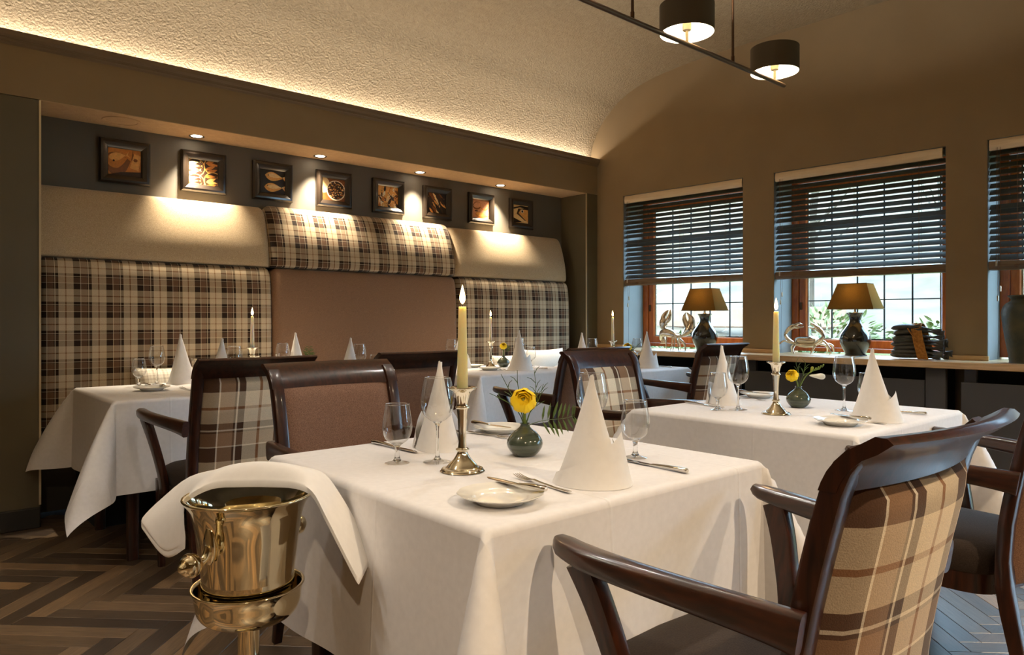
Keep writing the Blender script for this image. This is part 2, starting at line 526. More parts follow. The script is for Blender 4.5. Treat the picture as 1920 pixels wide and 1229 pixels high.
# --- plants
noisy('petal_yellow', srgb(255, 212, 0), srgb(255, 224, 24), 30.0, 0.6)
noisy('petal_white', srgb(238, 238, 226), srgb(244, 244, 234), 30.0, 0.6)
noisy('stem_green', srgb(92, 116, 44), srgb(116, 138, 60), 30.0, 0.6)
noisy('leaf_dark', srgb(62, 84, 34), srgb(88, 110, 48), 30.0, 0.5)
noisy('bud_green', srgb(130, 140, 50), srgb(160, 160, 60), 30.0, 0.6)
# --- garden
noisy('lawn', srgb(68, 76, 26), srgb(98, 96, 48), 1.4, 0.95)
noisy('shrub_leaf', srgb(46, 66, 24), srgb(88, 102, 44), 1.5, 0.5)
noisy('hedge_leaf', srgb(74, 80, 32), srgb(104, 104, 56), 1.0, 0.7)
noisy('bark', srgb(60, 48, 34), srgb(84, 68, 50), 6.0, 0.9)
noisy('woodland', srgb(76, 62, 45), srgb(112, 90, 68), 0.8, 0.95)
noisy('hillside', srgb(72, 58, 40), srgb(108, 88, 66), 0.9, 0.95)
noisy('garden_brick', srgb(132, 100, 78), srgb(144, 112, 90), 4.0, 0.9)
# --- flat print
_m, _nt, _b = new_mat('print_ink')
_a = N(_nt, 'ShaderNodeVertexColor', layer_name='ink')
_nn = N(_nt, 'ShaderNodeTexNoise', Scale=90.0, Detail=4.0)
L(_nt, objcoord(_nt), _nn.inputs['Vector'])
_mr = N(_nt, 'ShaderNodeMapRange'); _mr.inputs['To Min'].default_value = 0.75; _mr.inputs['To Max'].default_value = 1.5
L(_nt, _nn.outputs['Fac'], _mr.inputs['Value'])
_mx = N(_nt, 'ShaderNodeMix', data_type='RGBA', blend_type='MULTIPLY'); _mx.inputs['Factor'].default_value = 1.0
L(_nt, _a.outputs['Color'], _mx.inputs['A']); L(_nt, _mr.outputs['Result'], _mx.inputs['B'])
L(_nt, _mx.outputs['Result'], _b.inputs['Base Color'])
_b.inputs['Roughness'].default_value = 0.5
M_ = MATS

# ================================================================== the room
# ---- floor: herringbone planks
PW, PLEN = 0.0771, 0.566
fl = MB(); fl.box(ROOM_X0, 5.6, ROOM_Y0, 5.05, -0.06, -0.004)
floor = struct(fl.obj('floor', M_['sub_floor']), 'dark herringbone plank floor')
R2 = math.sqrt(0.5)
e1 = Vector((R2, -R2, 0)); e2 = Vector((R2, R2, 0))
O_UV = Vector((0.494 - R2 * (PLEN + PW), 3.652 - R2 * (PW - PLEN), 0))
def plank_box(mb, M, l, w):
    g, c = 0.0007, 0.0012
    x0, x1, y0, y1 = g, l - g, g, w - g
    vs = [(x0, y0, -0.004), (x1, y0, -0.004), (x1, y1, -0.004), (x0, y1, -0.004),
          (x0, y0, -c), (x1, y0, -c), (x1, y1, -c), (x0, y1, -c),
          (x0 + c, y0 + c, 0), (x1 - c, y0 + c, 0), (x1 - c, y1 - c, 0), (x0 + c, y1 - c, 0)]
    fs = [(0, 1, 5, 4), (1, 2, 6, 5), (2, 3, 7, 6), (3, 0, 4, 7), (4, 5, 9, 8), (5, 6, 10, 9), (6, 7, 11, 10), (7, 4, 8, 11), (8, 9, 10, 11)]
    mb.add(vs, fs, M)
planks = []
M_H = Matrix(((e1.x, e2.x, 0), (e1.y, e2.y, 0), (0, 0, 1)))      # plank along e1
M_V = Matrix(((e2.x, -e1.x, 0), (e2.y, -e1.y, 0), (0, 0, 1)))    # plank along e2
for j in range(-14, 15):
    for k in range(-90, 130):
        bx, by = k * PW + j * PLEN, k * PW - j * PLEN
        for kind in (0, 1):
            if kind == 0:
                o = O_UV + e1 * bx + e2 * by; c = o + e1 * PLEN / 2 + e2 * PW / 2
            else:
                o = O_UV + e1 * (bx + PLEN + PW) + e2 * (by + PW - PLEN); c = o + e2 * PLEN / 2 - e1 * PW / 2
            if ROOM_X0 - 0.1 < c.x < 5.35 and ROOM_Y0 - 0.1 < c.y < 4.9:
                planks.append((kind, o, c))
def pix(p):
    dep = p.x * math.cos(TH) + p.y * math.sin(TH); lat = p.x * math.sin(TH) - p.y * math.cos(TH)
    if dep < 0.3: return (-9999, -9999, dep)
    return (960 + 1350 * lat / dep, 600 + 1350 * (CAM_Z - p.z) / dep, dep)
def plank_rank(c):
    x, y, d = pix(c)
    if d < 0.3: return 1e9
    seen = (-60 < x < 660 and 985 < y < 1300) or (1480 < x < 1980 and 960 < y < 1300)
    near = -60 < x < 1980 and 940 < y < 1300
    return d + (0 if seen else 20 if near else 100)
planks.sort(key=lambda t: plank_rank(t[2]))
_mb = MB(); plank_box(_mb, None, PLEN, PW)
plank_me = _mb.mesh('plank', M_['plank_wood'])
rest = MB()
for i, (kind, o, c) in enumerate(planks):
    R3 = M_H if kind == 0 else M_V
    if i < 300:
        p = link('plank', plank_me, floor, o, math.atan2(R3[1][0], R3[0][0]))
    else:
        plank_box(rest, Matrix.Translation(o) @ R3.to_4x4(), PLEN, PW)
ro = rest.obj('planks_beyond', M_['plank_wood_many'], floor); ro['kind'] = 'stuff'

# ---- ceiling: shallow barrel vault with a flat bay behind the camera
prof = catmull([(4.70, 2.56), (4.69, 2.68), (4.645, 2.83), (4.56, 2.965), (4.44, 3.075), (4.28, 3.18), (4.02, 3.26), (3.73, 3.298), (3.40, 3.318), (2.7, 3.33), (2.0, 3.333)], 6)
prof = prof + [(4.0 - v, z) for v, z in reversed(prof[:-1])] + [(-0.72, 2.56), (ROOM_Y0 - 0.1, 2.56)]
cm = MB()
n = len(prof)
XS = [ROOM_X0 - 0.1 + i * (5.5 - ROOM_X0) / 12 for i in range(13)]
cm.loft([[(x, v, z) for v, z in prof] for x in XS], closed=False, caps=False)
struct(cm.obj('ceiling', M_['ceiling_plaster'], smooth=60), 'vaulted ceiling of rough beige plaster')

# ---- wall with the seating niche
wl = MB()
wl.box(ROOM_X0, NICHE_X0, FASCIA_Y, 5.06, 0, NICHE_Z)                     # left of the niche
wl.box(NICHE_X1, 5.30, FASCIA_Y, 5.06, 0, NICHE_Z)                         # right of the niche
wall_left = struct(wl.obj('wall_left', M_['column_paint']), 'taupe wall beside the seating niche')
wf = MB(); wf.box(ROOM_X0, 5.30, FASCIA_Y, 5.06, NICHE_Z + 0.004, 2.585)
wf.obj('fascia', M_['wall_paint'], wall_left)
ws = MB(); ws.box(NICHE_X0 - 0.0, NICHE_X1, FASCIA_Y, 5.0, NICHE_Z, NICHE_Z + 0.004)
ws.obj('niche_soffit', M_['soffit_plaster'], wall_left)
wb = MB(); wb.box(NICHE_X0 - 0.05, NICHE_X1 + 0.05, NICHE_Y, 5.06, 0, NICHE_Z)
wb.obj('niche_back', M_['niche_paint'], wall_left)
wu = MB(); wu.box(ROOM_X0, 5.30, 4.70, 5.06, 2.585, 3.5)
wu.obj('upper_wall', M_['wall_paint'], wall_left)
# cornice that hides the light strip
cn = MB()
cp = [(4.575, 2.645), (4.587, 2.645), (4.590, 2.60), (4.70, 2.600), (4.70, 2.575), (4.606, 2.575), (4.600, 2.585), (4.592, 2.590), (4.592, 2.603), (4.582, 2.610), (4.575, 2.618)]
cn.loft([[(x, v, z) for v, z in cp] for x in (ROOM_X0, 5.16)], True, True)
struct(cn.obj('trim_1', M_['cornice_paint']), 'moulded cornice under the vault')
for i, x in enumerate((NICHE_X0, NICHE_X1)):
    t = MB(); t.box(x - 0.005, x + 0.005, FASCIA_Y - 0.004, FASCIA_Y + 0.006, 0.12, NICHE_Z)
    struct(t.obj('trim_%d' % (i + 2), M_['edge_trim']), 'pale metal edge strip of the niche')
bb = MB(); bb.cbox(ROOM_X0, NICHE_X0, FASCIA_Y - 0.02, FASCIA_Y + 0.01, 0, 0.11, 0.004); bb.cbox(NICHE_X1, 5.12, FASCIA_Y - 0.02, FASCIA_Y + 0.01, 0, 0.11, 0.004)
struct(bb.obj('baseboard_left', M_['baseboard_paint']), 'dark baseboard of the niche wall')
# LED strip in the cove and its light
ld = MB(); ld.box(ROOM_X0 + 0.1, 5.10, 4.655, 4.667, 2.600, 2.606)
led = tag(ld.obj('led_strip', M_['led_glow']), 'warm light strip hidden behind the cornice', 'light strip')
for i in range(3):
    x0 = ROOM_X0 + 0.1 + i * (5.10 - ROOM_X0 - 0.1) / 3; x1 = ROOM_X0 + 0.1 + (i + 1) * (5.10 - ROOM_X0 - 0.1) / 3
    a = lamp('AREA', 'cove_light', ((x0 + x1) / 2, 4.660, 2.612), P_COVE, WARM_COVE, None, shape='RECTANGLE', size=x1 - x0, size_y=0.02)
    a.rotation_euler = (math.pi, 0, 0)

# ---- window wall
FB0 = 0.30
ww = MB()
T = 0.42
ops = [(a0, a1, SILL_Z - 0.04, WIN_TOP) for a0, a1 in WINS] + [(ADDED_DOOR_A[0], ADDED_DOOR_A[1], 0.0, 2.25)]
prev = -0.6
for a0, a1, z0, z1 in ops:
    ww.box(prev, a0, 0, T, 0, 3.5)
    if z0 > 0: ww.box(a0, a1, 0, T, 0, z0)
    ww.box(a0, a1, 0, T, z1, 3.5)
    prev = a1
ww.box(prev, 8.4, 0, T, 0, 3.5)
wall_right = struct(ww.obj('wall_right', M_['wall_paint'], loc=CORNER, rotz=WROT), 'taupe wall with deep window openings')
for a0, a1 in WINS:
    for q in ((a0, a0 + 0.003, SILL_Z, WIN_TOP), (a1 - 0.003, a1, SILL_Z, WIN_TOP), (a0, a1, WIN_TOP - 0.003, WIN_TOP)):
        r = MB(); r.box(q[0], q[1], 0.004, FB0, q[2], q[3]); r.obj('reveal', M_['reveal_paint'], wall_right)
wb2 = MB(); wb2.box(ROOM_X0 - 0.15, 5.8, ROOM_Y0 - 0.15, ROOM_Y0, 0, 3.5)
struct(wb2.obj('wall_back', M_['wall_paint']), 'taupe wall behind the camera')
wb3 = MB(); wb3.box(ROOM_X0 - 0.15, ROOM_X0, ROOM_Y0, 5.06, 0, 3.5)
struct(wb3.obj('wall_front', M_['wall_paint']), 'taupe end wall')

# ---- windows: pine frame, sash, leaded panes
FB = 0.305                      # depth of the frame in the opening
for i, (a0, a1) in enumerate(WINS):
    w = bpy.data.objects.new('window_%d' % (i + 1), None); COL.objects.link(w)
    w.location = wpt(a0, FB, 0); w.rotation_euler = (0, 0, WROT)
    struct(w, ['pine window with leaded panes nearest the niche corner', 'pine window with leaded panes between the two wall piers', 'pine window with leaded panes cut by the picture edge'][i])
    W = a1 - a0; z0, z1 = SILL_Z + 0.012, WIN_TOP
    f = MB()
    f.cbox(0, 0.055, 0, 0.07, z0, z1, 0.004); f.cbox(W - 0.055, W, 0, 0.07, z0, z1, 0.004)
    f.cbox(0.05, W - 0.05, 0, 0.07, z0, z0 + 0.03, 0.004); f.cbox(0.05, W - 0.05, 0, 0.07, z1 - 0.055, z1, 0.004)
    f.obj('window_frame', M_['window_pine'], w, smooth=35)
    s = MB(); sz0 = z0 + 0.032
    s.cbox(0.057, 0.115, 0.012, 0.06, sz0, z1 - 0.06, 0.006); s.cbox(W - 0.115, W - 0.057, 0.012, 0.06, sz0, z1 - 0.06, 0.006)
    s.cbox(0.110, W - 0.110, 0.012, 0.06, sz0, sz0 + 0.062, 0.006); s.cbox(0.110, W - 0.110, 0.012, 0.06, z1 - 0.12, z1 - 0.06, 0.006)
    s.obj('sash', M_['window_pine'], w, smooth=35)
    gx0, gx1, gz0, gz1 = 0.115, W - 0.115, sz0 + 0.062, z1 - 0.12
    rim = MB()
    for (x0, x1, y0, y1) in ((gx0, gx0 + 0.012, gz0, gz1), (gx1 - 0.012, gx1, gz0, gz1), (gx0, gx1, gz0, gz0 + 0.012), (gx0, gx1, gz1 - 0.012, gz1)):
        rim.box(x0, x1, 0.030, 0.046, y0, y1)
    rim.obj('glazing_bead', M_['chrome'], w)
    nc, zs = 5, [gz0, 1.27, 1.59, 1.91, gz1]
    for r in range(4):
        for c in range(nc):
            p = MB(); px0 = gx0 + (gx1 - gx0) * c / nc; px1 = gx0 + (gx1 - gx0) * (c + 1) / nc
            p.add([(px0, 0.038, zs[r]), (px1, 0.038, zs[r]), (px1, 0.038, zs[r + 1]), (px0, 0.038, zs[r + 1])], [(0, 1, 2, 3)])
            p.obj('pane', M_['window_glass'], w)
    for c in range(1, nc):
        k = MB(); x = gx0 + (gx1 - gx0) * c / nc; k.cbox(x - 0.005, x + 0.005, 0.032, 0.044, gz0, gz1, 0.002); k.obj('lead_came', M_['lead_came'], w)
    for z in zs[1:-1]:
        k = MB(); k.cbox(gx0, gx1, 0.033, 0.043, z - 0.004, z + 0.004, 0.002); k.obj('lead_came', M_['lead_came'], w)
    h = MB(); h.cbox(0.068, 0.082, -0.004, 0.014, 1.20, 1.26, 0.002); h.obj('hinge_plate', M_['bronze_dark'], w)
# unseen glazed door, added and enlarged to bring daylight onto the floor
d = bpy.data.objects.new('door_1', None); COL.objects.link(d); d.location = wpt(ADDED_DOOR_A[0], 0.2, 0); d.rotation_euler = (0, 0, WROT)
struct(d, 'glazed terrace door')
W = ADDED_DOOR_A[1] - ADDED_DOOR_A[0]
f = MB()
for q in ((0, 0.08, 0, 2.25), (W - 0.08, W, 0, 2.25), (0.08, W - 0.08, 2.1, 2.25), (0.08, W - 0.08, 0, 0.1), (W / 2 - 0.04, W / 2 + 0.04, 0.1, 2.1)):
    f.cbox(q[0], q[1], 0, 0.07, q[2], q[3], 0.004)
f.obj('door_frame', M_['window_pine'], d, smooth=35)
for x0, x1 in ((0.08, W / 2 - 0.04), (W / 2 + 0.04, W - 0.08)):
    p = MB(); p.add([(x0, 0.035, 0.1), (x1, 0.035, 0.1), (x1, 0.035, 2.1), (x0, 0.035, 2.1)], [(0, 1, 2, 3)]); p.obj('pane', M_['window_glass'], d)

# ---- sill board and pier skirts
SB = -0.33
sl = MB()
sl.cbox(0.02, 4.62, SB, 0.0, SILL_Z - 0.042, SILL_Z, 0.004)
for a0, a1 in WINS: sl.cbox(a0 - 0.0, a1 + 0.0, -0.006, FB + 0.01, SILL_Z - 0.042, SILL_Z, 0.003)
struct(sl.obj('window_sill', M_['oak_sill'], loc=CORNER, rotz=WROT, smooth=35), 'long pale oak sill board under the windows')
edges = [0.02] + [x for w_ in WINS for x in w_] + [4.62]
for i in range(0, len(edges), 2):
    t = MB(); t.cbox(edges[i] - 0.012, edges[i + 1] + 0.012, -0.02, 0.0, SILL_Z, SILL_Z + 0.03, 0.003)
    if i > 0: t.cbox(edges[i] - 0.014, edges[i] , 0.0, FB, SILL_Z, SILL_Z + 0.018, 0.002) if False else None
    struct(t.obj('trim_%d' % (4 + i // 2), M_['oak_sill'], loc=CORNER, rotz=WROT), 'oak skirt at the foot of a wall pier')
# ---- radiator covers under the sill
bays = [(0.08, 1.62), (1.66, 3.02), (3.10, 4.60)]
lab = ['grey radiator cover panel under the lobster figure', 'grey radiator cover panel under the crab figure', 'grey radiator cover panel under the large urn']
for i, (a0, a1) in enumerate(bays):
    t = thing('radiator_cover', lab[i], 'radiator cover', wpt(a0, SB + 0.05, 0), WROT, 'radiator covers under the sill')
    p = MB(); p.cbox(0.0, a1 - a0 - 0.12, 0.02, 0.04, 0.10, 0.735, 0.003); p.obj('panel', M_['radiator_paint'], t)
    p = MB(); p.cbox(a1 - a0 - 0.115, a1 - a0, 0.01, 0.05, 0.0, SILL_Z - 0.045, 0.003); p.obj('post', M_['radiator_paint'], t)
    p = MB(); p.cbox(0.01, 0.08, 0.045, 0.075, 0.10, SILL_Z - 0.045, 0.003); p.obj('bracket', M_['radiator_paint'], t)
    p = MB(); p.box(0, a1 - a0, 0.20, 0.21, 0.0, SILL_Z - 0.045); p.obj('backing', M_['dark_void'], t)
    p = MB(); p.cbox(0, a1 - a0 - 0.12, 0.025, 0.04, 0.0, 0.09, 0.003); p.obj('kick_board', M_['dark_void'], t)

# ---- wooden slat blinds
def make_slat(W):
    s = MB(); tilt = math.radians(44)
    prof = []
    for k in range(6):
        u = -0.0245 + 0.049 * k / 5; prof.append((u, 0.0016 * (1 - (u / 0.0245) ** 2) + 0.0014))
    for k in range(5, -1, -1):
        u = -0.0245 + 0.049 * k / 5; prof.append((u, 0.0016 * (1 - (u / 0.0245) ** 2) - 0.0014))
    rot = [(u * math.cos(tilt) - h * math.sin(tilt), u * math.sin(tilt) + h * math.cos(tilt)) for u, h in prof]
    s.loft([[(x, y, z) for y, z in rot] for x in (0.0, W)], True, True)
    return s.mesh('slat', M_['blind_wood'], 40)
blab = ['wooden slat blind half lowered over the window behind the lobster figure', 'wide wooden slat blind half lowered over the window behind the crab figure', 'wooden slat blind cut off by the right picture edge']
for i, (a0, a1) in enumerate(WINS):
    W = a1 - a0 - 0.012
    zb = 1.432
    t = thing('window_blind', blab[i], 'window blind', wpt(a0 + 0.006, 0.040, zb), WROT, 'wooden slat blinds')
    v = MB(); vp = [(-0.030, 0.758), (-0.036, 0.765), (-0.040, 0.79), (-0.036, 0.815), (-0.030, 0.826), (-0.016, 0.826), (-0.016, 0.758)]
    v.loft([[(x, y, z) for y, z in vp] for x in (0.004, W - 0.004 - (0.012 if i != 0 else 0))], True, True)
    v.obj('valance', M_['valance_wood'], t, smooth=40)
    hr = MB(); hr.box(0.01, W - 0.01, -0.014, 0.035, 0.78, 0.824); hr.obj('head_rail', M_['blind_wood'], t)
    sm = make_slat(W)
    nsl = 17
    for k in range(nsl):
        z = 0.082 + (0.745 - 0.082) * k / (nsl - 1)
        if k == 8: z -= 0.011
        link('slat', sm, t, (0, 0, z))
    br = MB(); bp = catmull([(-0.022, 0.003), (-0.031, 0.029), (-0.022, 0.057), (0.0, 0.060), (0.022, 0.057), (0.031, 0.029), (0.022, 0.003), (0.0, 0.0)], 2)[:-1]
    br.loft([[(x, y, z) for y, z in bp] for x in (0.0, W)], True, True); br.obj('bottom_rail', M_['rail_wood'], t, smooth=40)
    for x in (0.15, W * 0.5, W - 0.16):
        for dy in (-0.027, 0.027):
            c = MB(); c.tube([(x, dy, 0.03), (x, dy, 0.77)], 0.0011, 5); c.obj('ladder_cord', M_['cord_brown'], t)
        c = MB(); c.tube([(x, -0.006, 0.03), (x, -0.006, 0.77)], 0.0009, 5); c.obj('ladder_cord', M_['cord_brown'], t)
        kn = MB(); kn.tube([(x - 0.016, -0.032, 0.024), (x - 0.004, -0.035, 0.034), (x + 0.010, -0.033, 0.026), (x + 0.002, -0.035, 0.012), (x - 0.010, -0.033, 0.016), (x - 0.002, -0.036, 0.030), (x + 0.015, -0.033, 0.034)], 0.0025, 5); kn.obj('cord_knot', M_['cord_brown'], t)
    for q, (x, zz) in enumerate(((0.045, 0.06), (0.066, -0.10), (0.053, -0.16))):
        c = MB(); c.tube([(x, -0.050, 0.77), (x + 0.002, -0.048, 0.3), (x, -0.048, zz)], 0.0011, 5); co = c.obj('pull_cord', M_['cord_brown'], t)
        k = MB(); k.lathe([(0, zz + 0.002), (0.004, zz), (0.0055, zz - 0.006), (0.0055, zz - 0.034), (0.0, zz - 0.036)], 8, Matrix.Translation((x, -0.048, 0)))
        k.obj('tassel', M_['tassel_silver'], co, smooth=40)
    c = MB(); c.tube([(0.062, -0.046, -0.14), (0.055, -0.04, -0.35), (0.05, -0.036, -0.56)], 0.0009, 5); c.obj('pull_cord', M_['cord_black'], t)

# ---- downlights and loudspeaker in the niche soffit
sp_lab = ['recessed downlight above the bowls-of-fish picture', 'recessed downlight left of the third downlight, above the grain-bowl picture', 'recessed downlight between the sixth picture and the pile-of-fish picture', 'recessed downlight right of the fourth, nearest the window wall']
sp_lab = ['recessed downlight at the far left, above the linen panel', 'second recessed downlight from the left in the soffit', 'third recessed downlight from the left in the soffit', 'recessed downlight nearest the window wall']
def downlight(loc, label, energy, angle, blend, tilt=0.0, group='downlights in the niche soffit', r=0.038, col=WARM_SPOT):
    t = thing('downlight', label, 'downlight', loc, 0, group)
    m = MB(); m.lathe([(r, 0.0), (r * 1.22, -0.003), (r * 1.26, 0.0), (r * 1.22, 0.004), (r, 0.004), (r * 0.97, 0.002)], 24); m.obj('bezel', M_['chrome'], t, smooth=40)
    g = MB(); g.lathe([(0, -0.0015), (r * 0.55, -0.0012), (r, 0.0005)], 20); g.obj('lamp_face', M_['spot_glow'], t, smooth=60)
    s = lamp('SPOT', 'downlight_beam', (0, 0, -0.008), energy, col, t, spot_size=angle, spot_blend=blend, shadow_soft_size=0.02)
    s.rotation_euler = (tilt, 0, 0)
    return t
for i, x in enumerate((1.548, 2.41, 3.278, 4.13)):
    downlight((x, 4.838, NICHE_Z), sp_lab[i], P_SPOT, math.radians(78), 1.0)
s = thing('ceiling_speaker', 'round flush ceiling loudspeaker in the niche soffit', 'loudspeaker', (1.094, 4.763, NICHE_Z))
m = MB(); m.lathe([(0.085, 0.0), (0.086, -0.004), (0.103, -0.005), (0.105, 0.0)], 32); m.obj('bezel', M_['soffit_plaster'], s, smooth=40)
m = MB(); m.lathe([(0, -0.006), (0.05, -0.005), (0.083, -0.002)], 32); m.obj('grille', M_['soffit_plaster'], s, smooth=40)
# unseen downlights, added behind the camera to light the near chair's back
for i, (x, y) in enumerate(((-0.6, -1.0), (1.3, -1.0), (3.2, -1.0))):
    downlight((x, y, 2.556), ['downlight of the low bay, farthest from the windows', 'middle downlight of the low bay', 'downlight of the low bay, nearest the windows'][i], P_ADDED_DOWN, math.radians(125), 0.8, math.radians(14), 'downlights of the low bay', 0.05, WARM_ADDED_DOWN)

# ================================================================== seating niche: three upholstered bench units
def bench_panel(name, mat, parent, W, prof, puff=0.014, rl=0.03, rr=0.03, flat_l=False, flat_r=False):
    """padded panel: prof is (y, z) front outline from bottom to top; edges pulled in softly"""
    P = catmull(prof, 6); n = len(P)
    us = [0.0, 0.004, 0.010, 0.020, 0.035, 0.06] 
    xs = us + [0.06 + (W - 0.12) * k / 10 for k in range(1, 10)] + [W - u for u in reversed(us)]
    mb = MB(); rings = []
    for x in xs:
        dl = 1e9 if flat_l else x; dr = 1e9 if flat_r else W - x
        d = min(dl, dr); e = max(0.0, 1 - min(d, 0.05) / 0.05)
        back = 0.035 * e ** 2.6
        drop = 0.045 * e ** 3.0
        ring = []
        for j, (y, z) in enumerate(P):
            top = j / (n - 1)
            ring.append((x, y + back, z - drop * max(0, (top - 0.75) / 0.25)))
        ring += [(x, 0.215, P[-1][1] - 0.012 - drop), (x, 0.215, P[0][1])]
        rings.append(ring)
    mb.loft(rings, True, True)
    return mb.obj(name, mat, parent, smooth=50)
low_prof = [(0.030, 0.50), (0.012, 0.53), (0.0, 0.62), (-0.004, 0.80), (-0.004, 1.05), (0.002, 1.28), (0.014, 1.40), (0.032, 1.455), (0.06, 1.474)]
up_prof = [(0.058, 1.477), (0.040, 1.49), (0.038, 1.54), (0.052, 1.64), (0.085, 1.76), (0.122, 1.85), (0.155, 1.888), (0.20, 1.898)]
up_prof2 = [(0.050, 1.477), (0.022, 1.495), (0.018, 1.56), (0.036, 1.67), (0.075, 1.79), (0.118, 1.87), (0.155, 1.905), (0.20, 1.915)]
BENCH = [(NICHE_X0 + 0.01, 2.005, 'plaid_bench', 'linen_beige', up_prof, 'high-backed bench unit with plaid back and pale linen top, left in niche'),
         (2.005, 3.565, 'wool_taupe', 'plaid_bench', up_prof2, 'high-backed bench unit with plain brown back and plaid top panel'),
         (3.565, 4.885, 'plaid_bench', 'linen_beige', up_prof, 'high-backed bench unit with plaid back and linen top, nearest the windows')]
for k, (x0, x1, ml, mu, pu, lab_) in enumerate(BENCH):
    t = thing('banquette', lab_, 'bench', (x0, 4.70, 0), 0, 'bench units in the niche')
    W = x1 - x0 - 0.004
    bench_panel('back_panel', M_[ml], t, W, low_prof)
    bench_panel('top_panel', M_[mu], t, W, pu, flat_l=(k == 0))
    s = MB(); rings = []
    sp = catmull([(0.03, 0.30), (-0.32, 0.30), (-0.38, 0.32), (-0.395, 0.38), (-0.38, 0.44), (-0.34, 0.465), (-0.2, 0.475), (0.03, 0.465)], 4)
    xa = 0.20 if k == 0 else 0.0          # the first seat stops short of the column
    for x in (xa, xa + 0.012, xa + 0.04, W - 0.04, W - 0.012, W):
        q = 0.02 if x in (xa, W) else 0.006 if x in (xa + 0.012, W - 0.012) else 0
        rings.append([(x, y + q, z - (q if z > 0.4 else 0)) for y, z in sp])
    s.loft(rings, True, True); s.obj('seat', M_['bench_dark'], t, smooth=50)
    b = MB(); b.box(xa + 0.01, W - 0.01, -0.33, 0.20, 0.0, 0.30); b.obj('base', M_['dark_void'], t)

def pillow(name, label, mat, loc, rotz, w, h, d, tilt, group):
    mb = MB(); nu = 18
    def f(side):
        def g(u, v):
            a, b = 2 * u - 1, 2 * v - 1
            k = max(0.0, (1 - abs(a) ** 3.2)) ** 0.55 * max(0.0, (1 - abs(b) ** 3.2)) ** 0.55
            pin = 1 - 0.07 * (1 - abs(a) ** 2) * abs(b) ** 3 ; pin2 = 1 - 0.07 * (1 - abs(b) ** 2) * abs(a) ** 3
            return (a * w / 2 * pin2, side * d / 2 * k, h / 2 + b * h / 2 * pin)
        return g
    mb.grid(f(-1), nu, nu); mb.grid(f(1), nu, nu)
    o = mb.obj(name, M_[mat], None, smooth=80)
    o.location = loc; o.rotation_euler = (tilt, 0, rotz)
    return tag(o, label, 'cushion', group)
pillow('cushion', 'small checked cushion leaning on the plaid bench back behind two glasses', 'check_pillow', (1.33, 4.58, 0.49), 0.06, 0.40, 0.36, 0.14, -0.22, 'cushions on the bench')
pillow('cushion', 'cream checked cushion behind the upright napkin, left bench', 'check_pillow', (1.66, 4.57, 0.49), -0.1, 0.42, 0.40, 0.15, -0.2, 'cushions on the bench')
pillow('cushion', 'small checked cushion on the right bench beside the white cushion', 'check_pillow', (4.02, 4.53, 0.475), 0.1, 0.42, 0.36, 0.14, -0.22, 'cushions on the bench')
pillow('cushion', 'plain white cushion with a raised corner on the right bench', 'pillow_white', (4.40, 4.50, 0.478), -0.05, 0.50, 0.40, 0.15, -0.25, 'cushions on the bench')

# ================================================================== pictures
INK = {'d': srgb(58, 34, 18), 'k': srgb(30, 18, 10), 'b': srgb(128, 74, 30), 'o': srgb(206, 128, 52), 'g': srgb(232, 170, 88), 'c': srgb(246, 212, 150), 'p': srgb(214, 150, 110), 'w': srgb(250, 232, 196)}
def fish_poly(cx, cz, l, h, ang, n=9):
    pts = []
    for i in range(n + 1):
        s = i / n; pts.append((-l / 2 + l * 0.82 * s, h / 2 * math.sin(math.pi * s ** 0.75) * 1.0))
    pts.append((l / 2, h * 0.42)); pts.append((l * 0.42, 0)); pts.append((l / 2, -h * 0.42))
    for i in range(n, -1, -1):
        s = i / n; pts.append((-l / 2 + l * 0.82 * s, -h / 2 * math.sin(math.pi * s ** 0.75)))
    ca, sa = math.cos(ang), math.sin(ang)
    return [(cx + x * ca - y * sa, cz + x * sa + y * ca) for x, y in pts]
def ell(cx, cz, rx, rz, n=20):
    return [(cx + rx * math.cos(2 * math.pi * i / n), cz + rz * math.sin(2 * math.pi * i / n)) for i in range(n)]
HW, HH = 0.093, 0.084
def clip(poly):
    for ax, s, lim in ((0, 1, HW), (0, -1, HW), (1, 1, HH), (1, -1, HH)):
        out = []
        for i in range(len(poly)):
            p, q = poly[i], poly[(i + 1) % len(poly)]
            pi, qi = s * p[ax] <= lim, s * q[ax] <= lim
            if pi: out.append(p)
            if pi != qi:
                t = (s * lim - p[ax]) / (q[ax] - p[ax])
                out.append((p[0] + t * (q[0] - p[0]), p[1] + t * (q[1] - p[1])))
        poly = out
        if len(poly) < 3: return []
    return poly
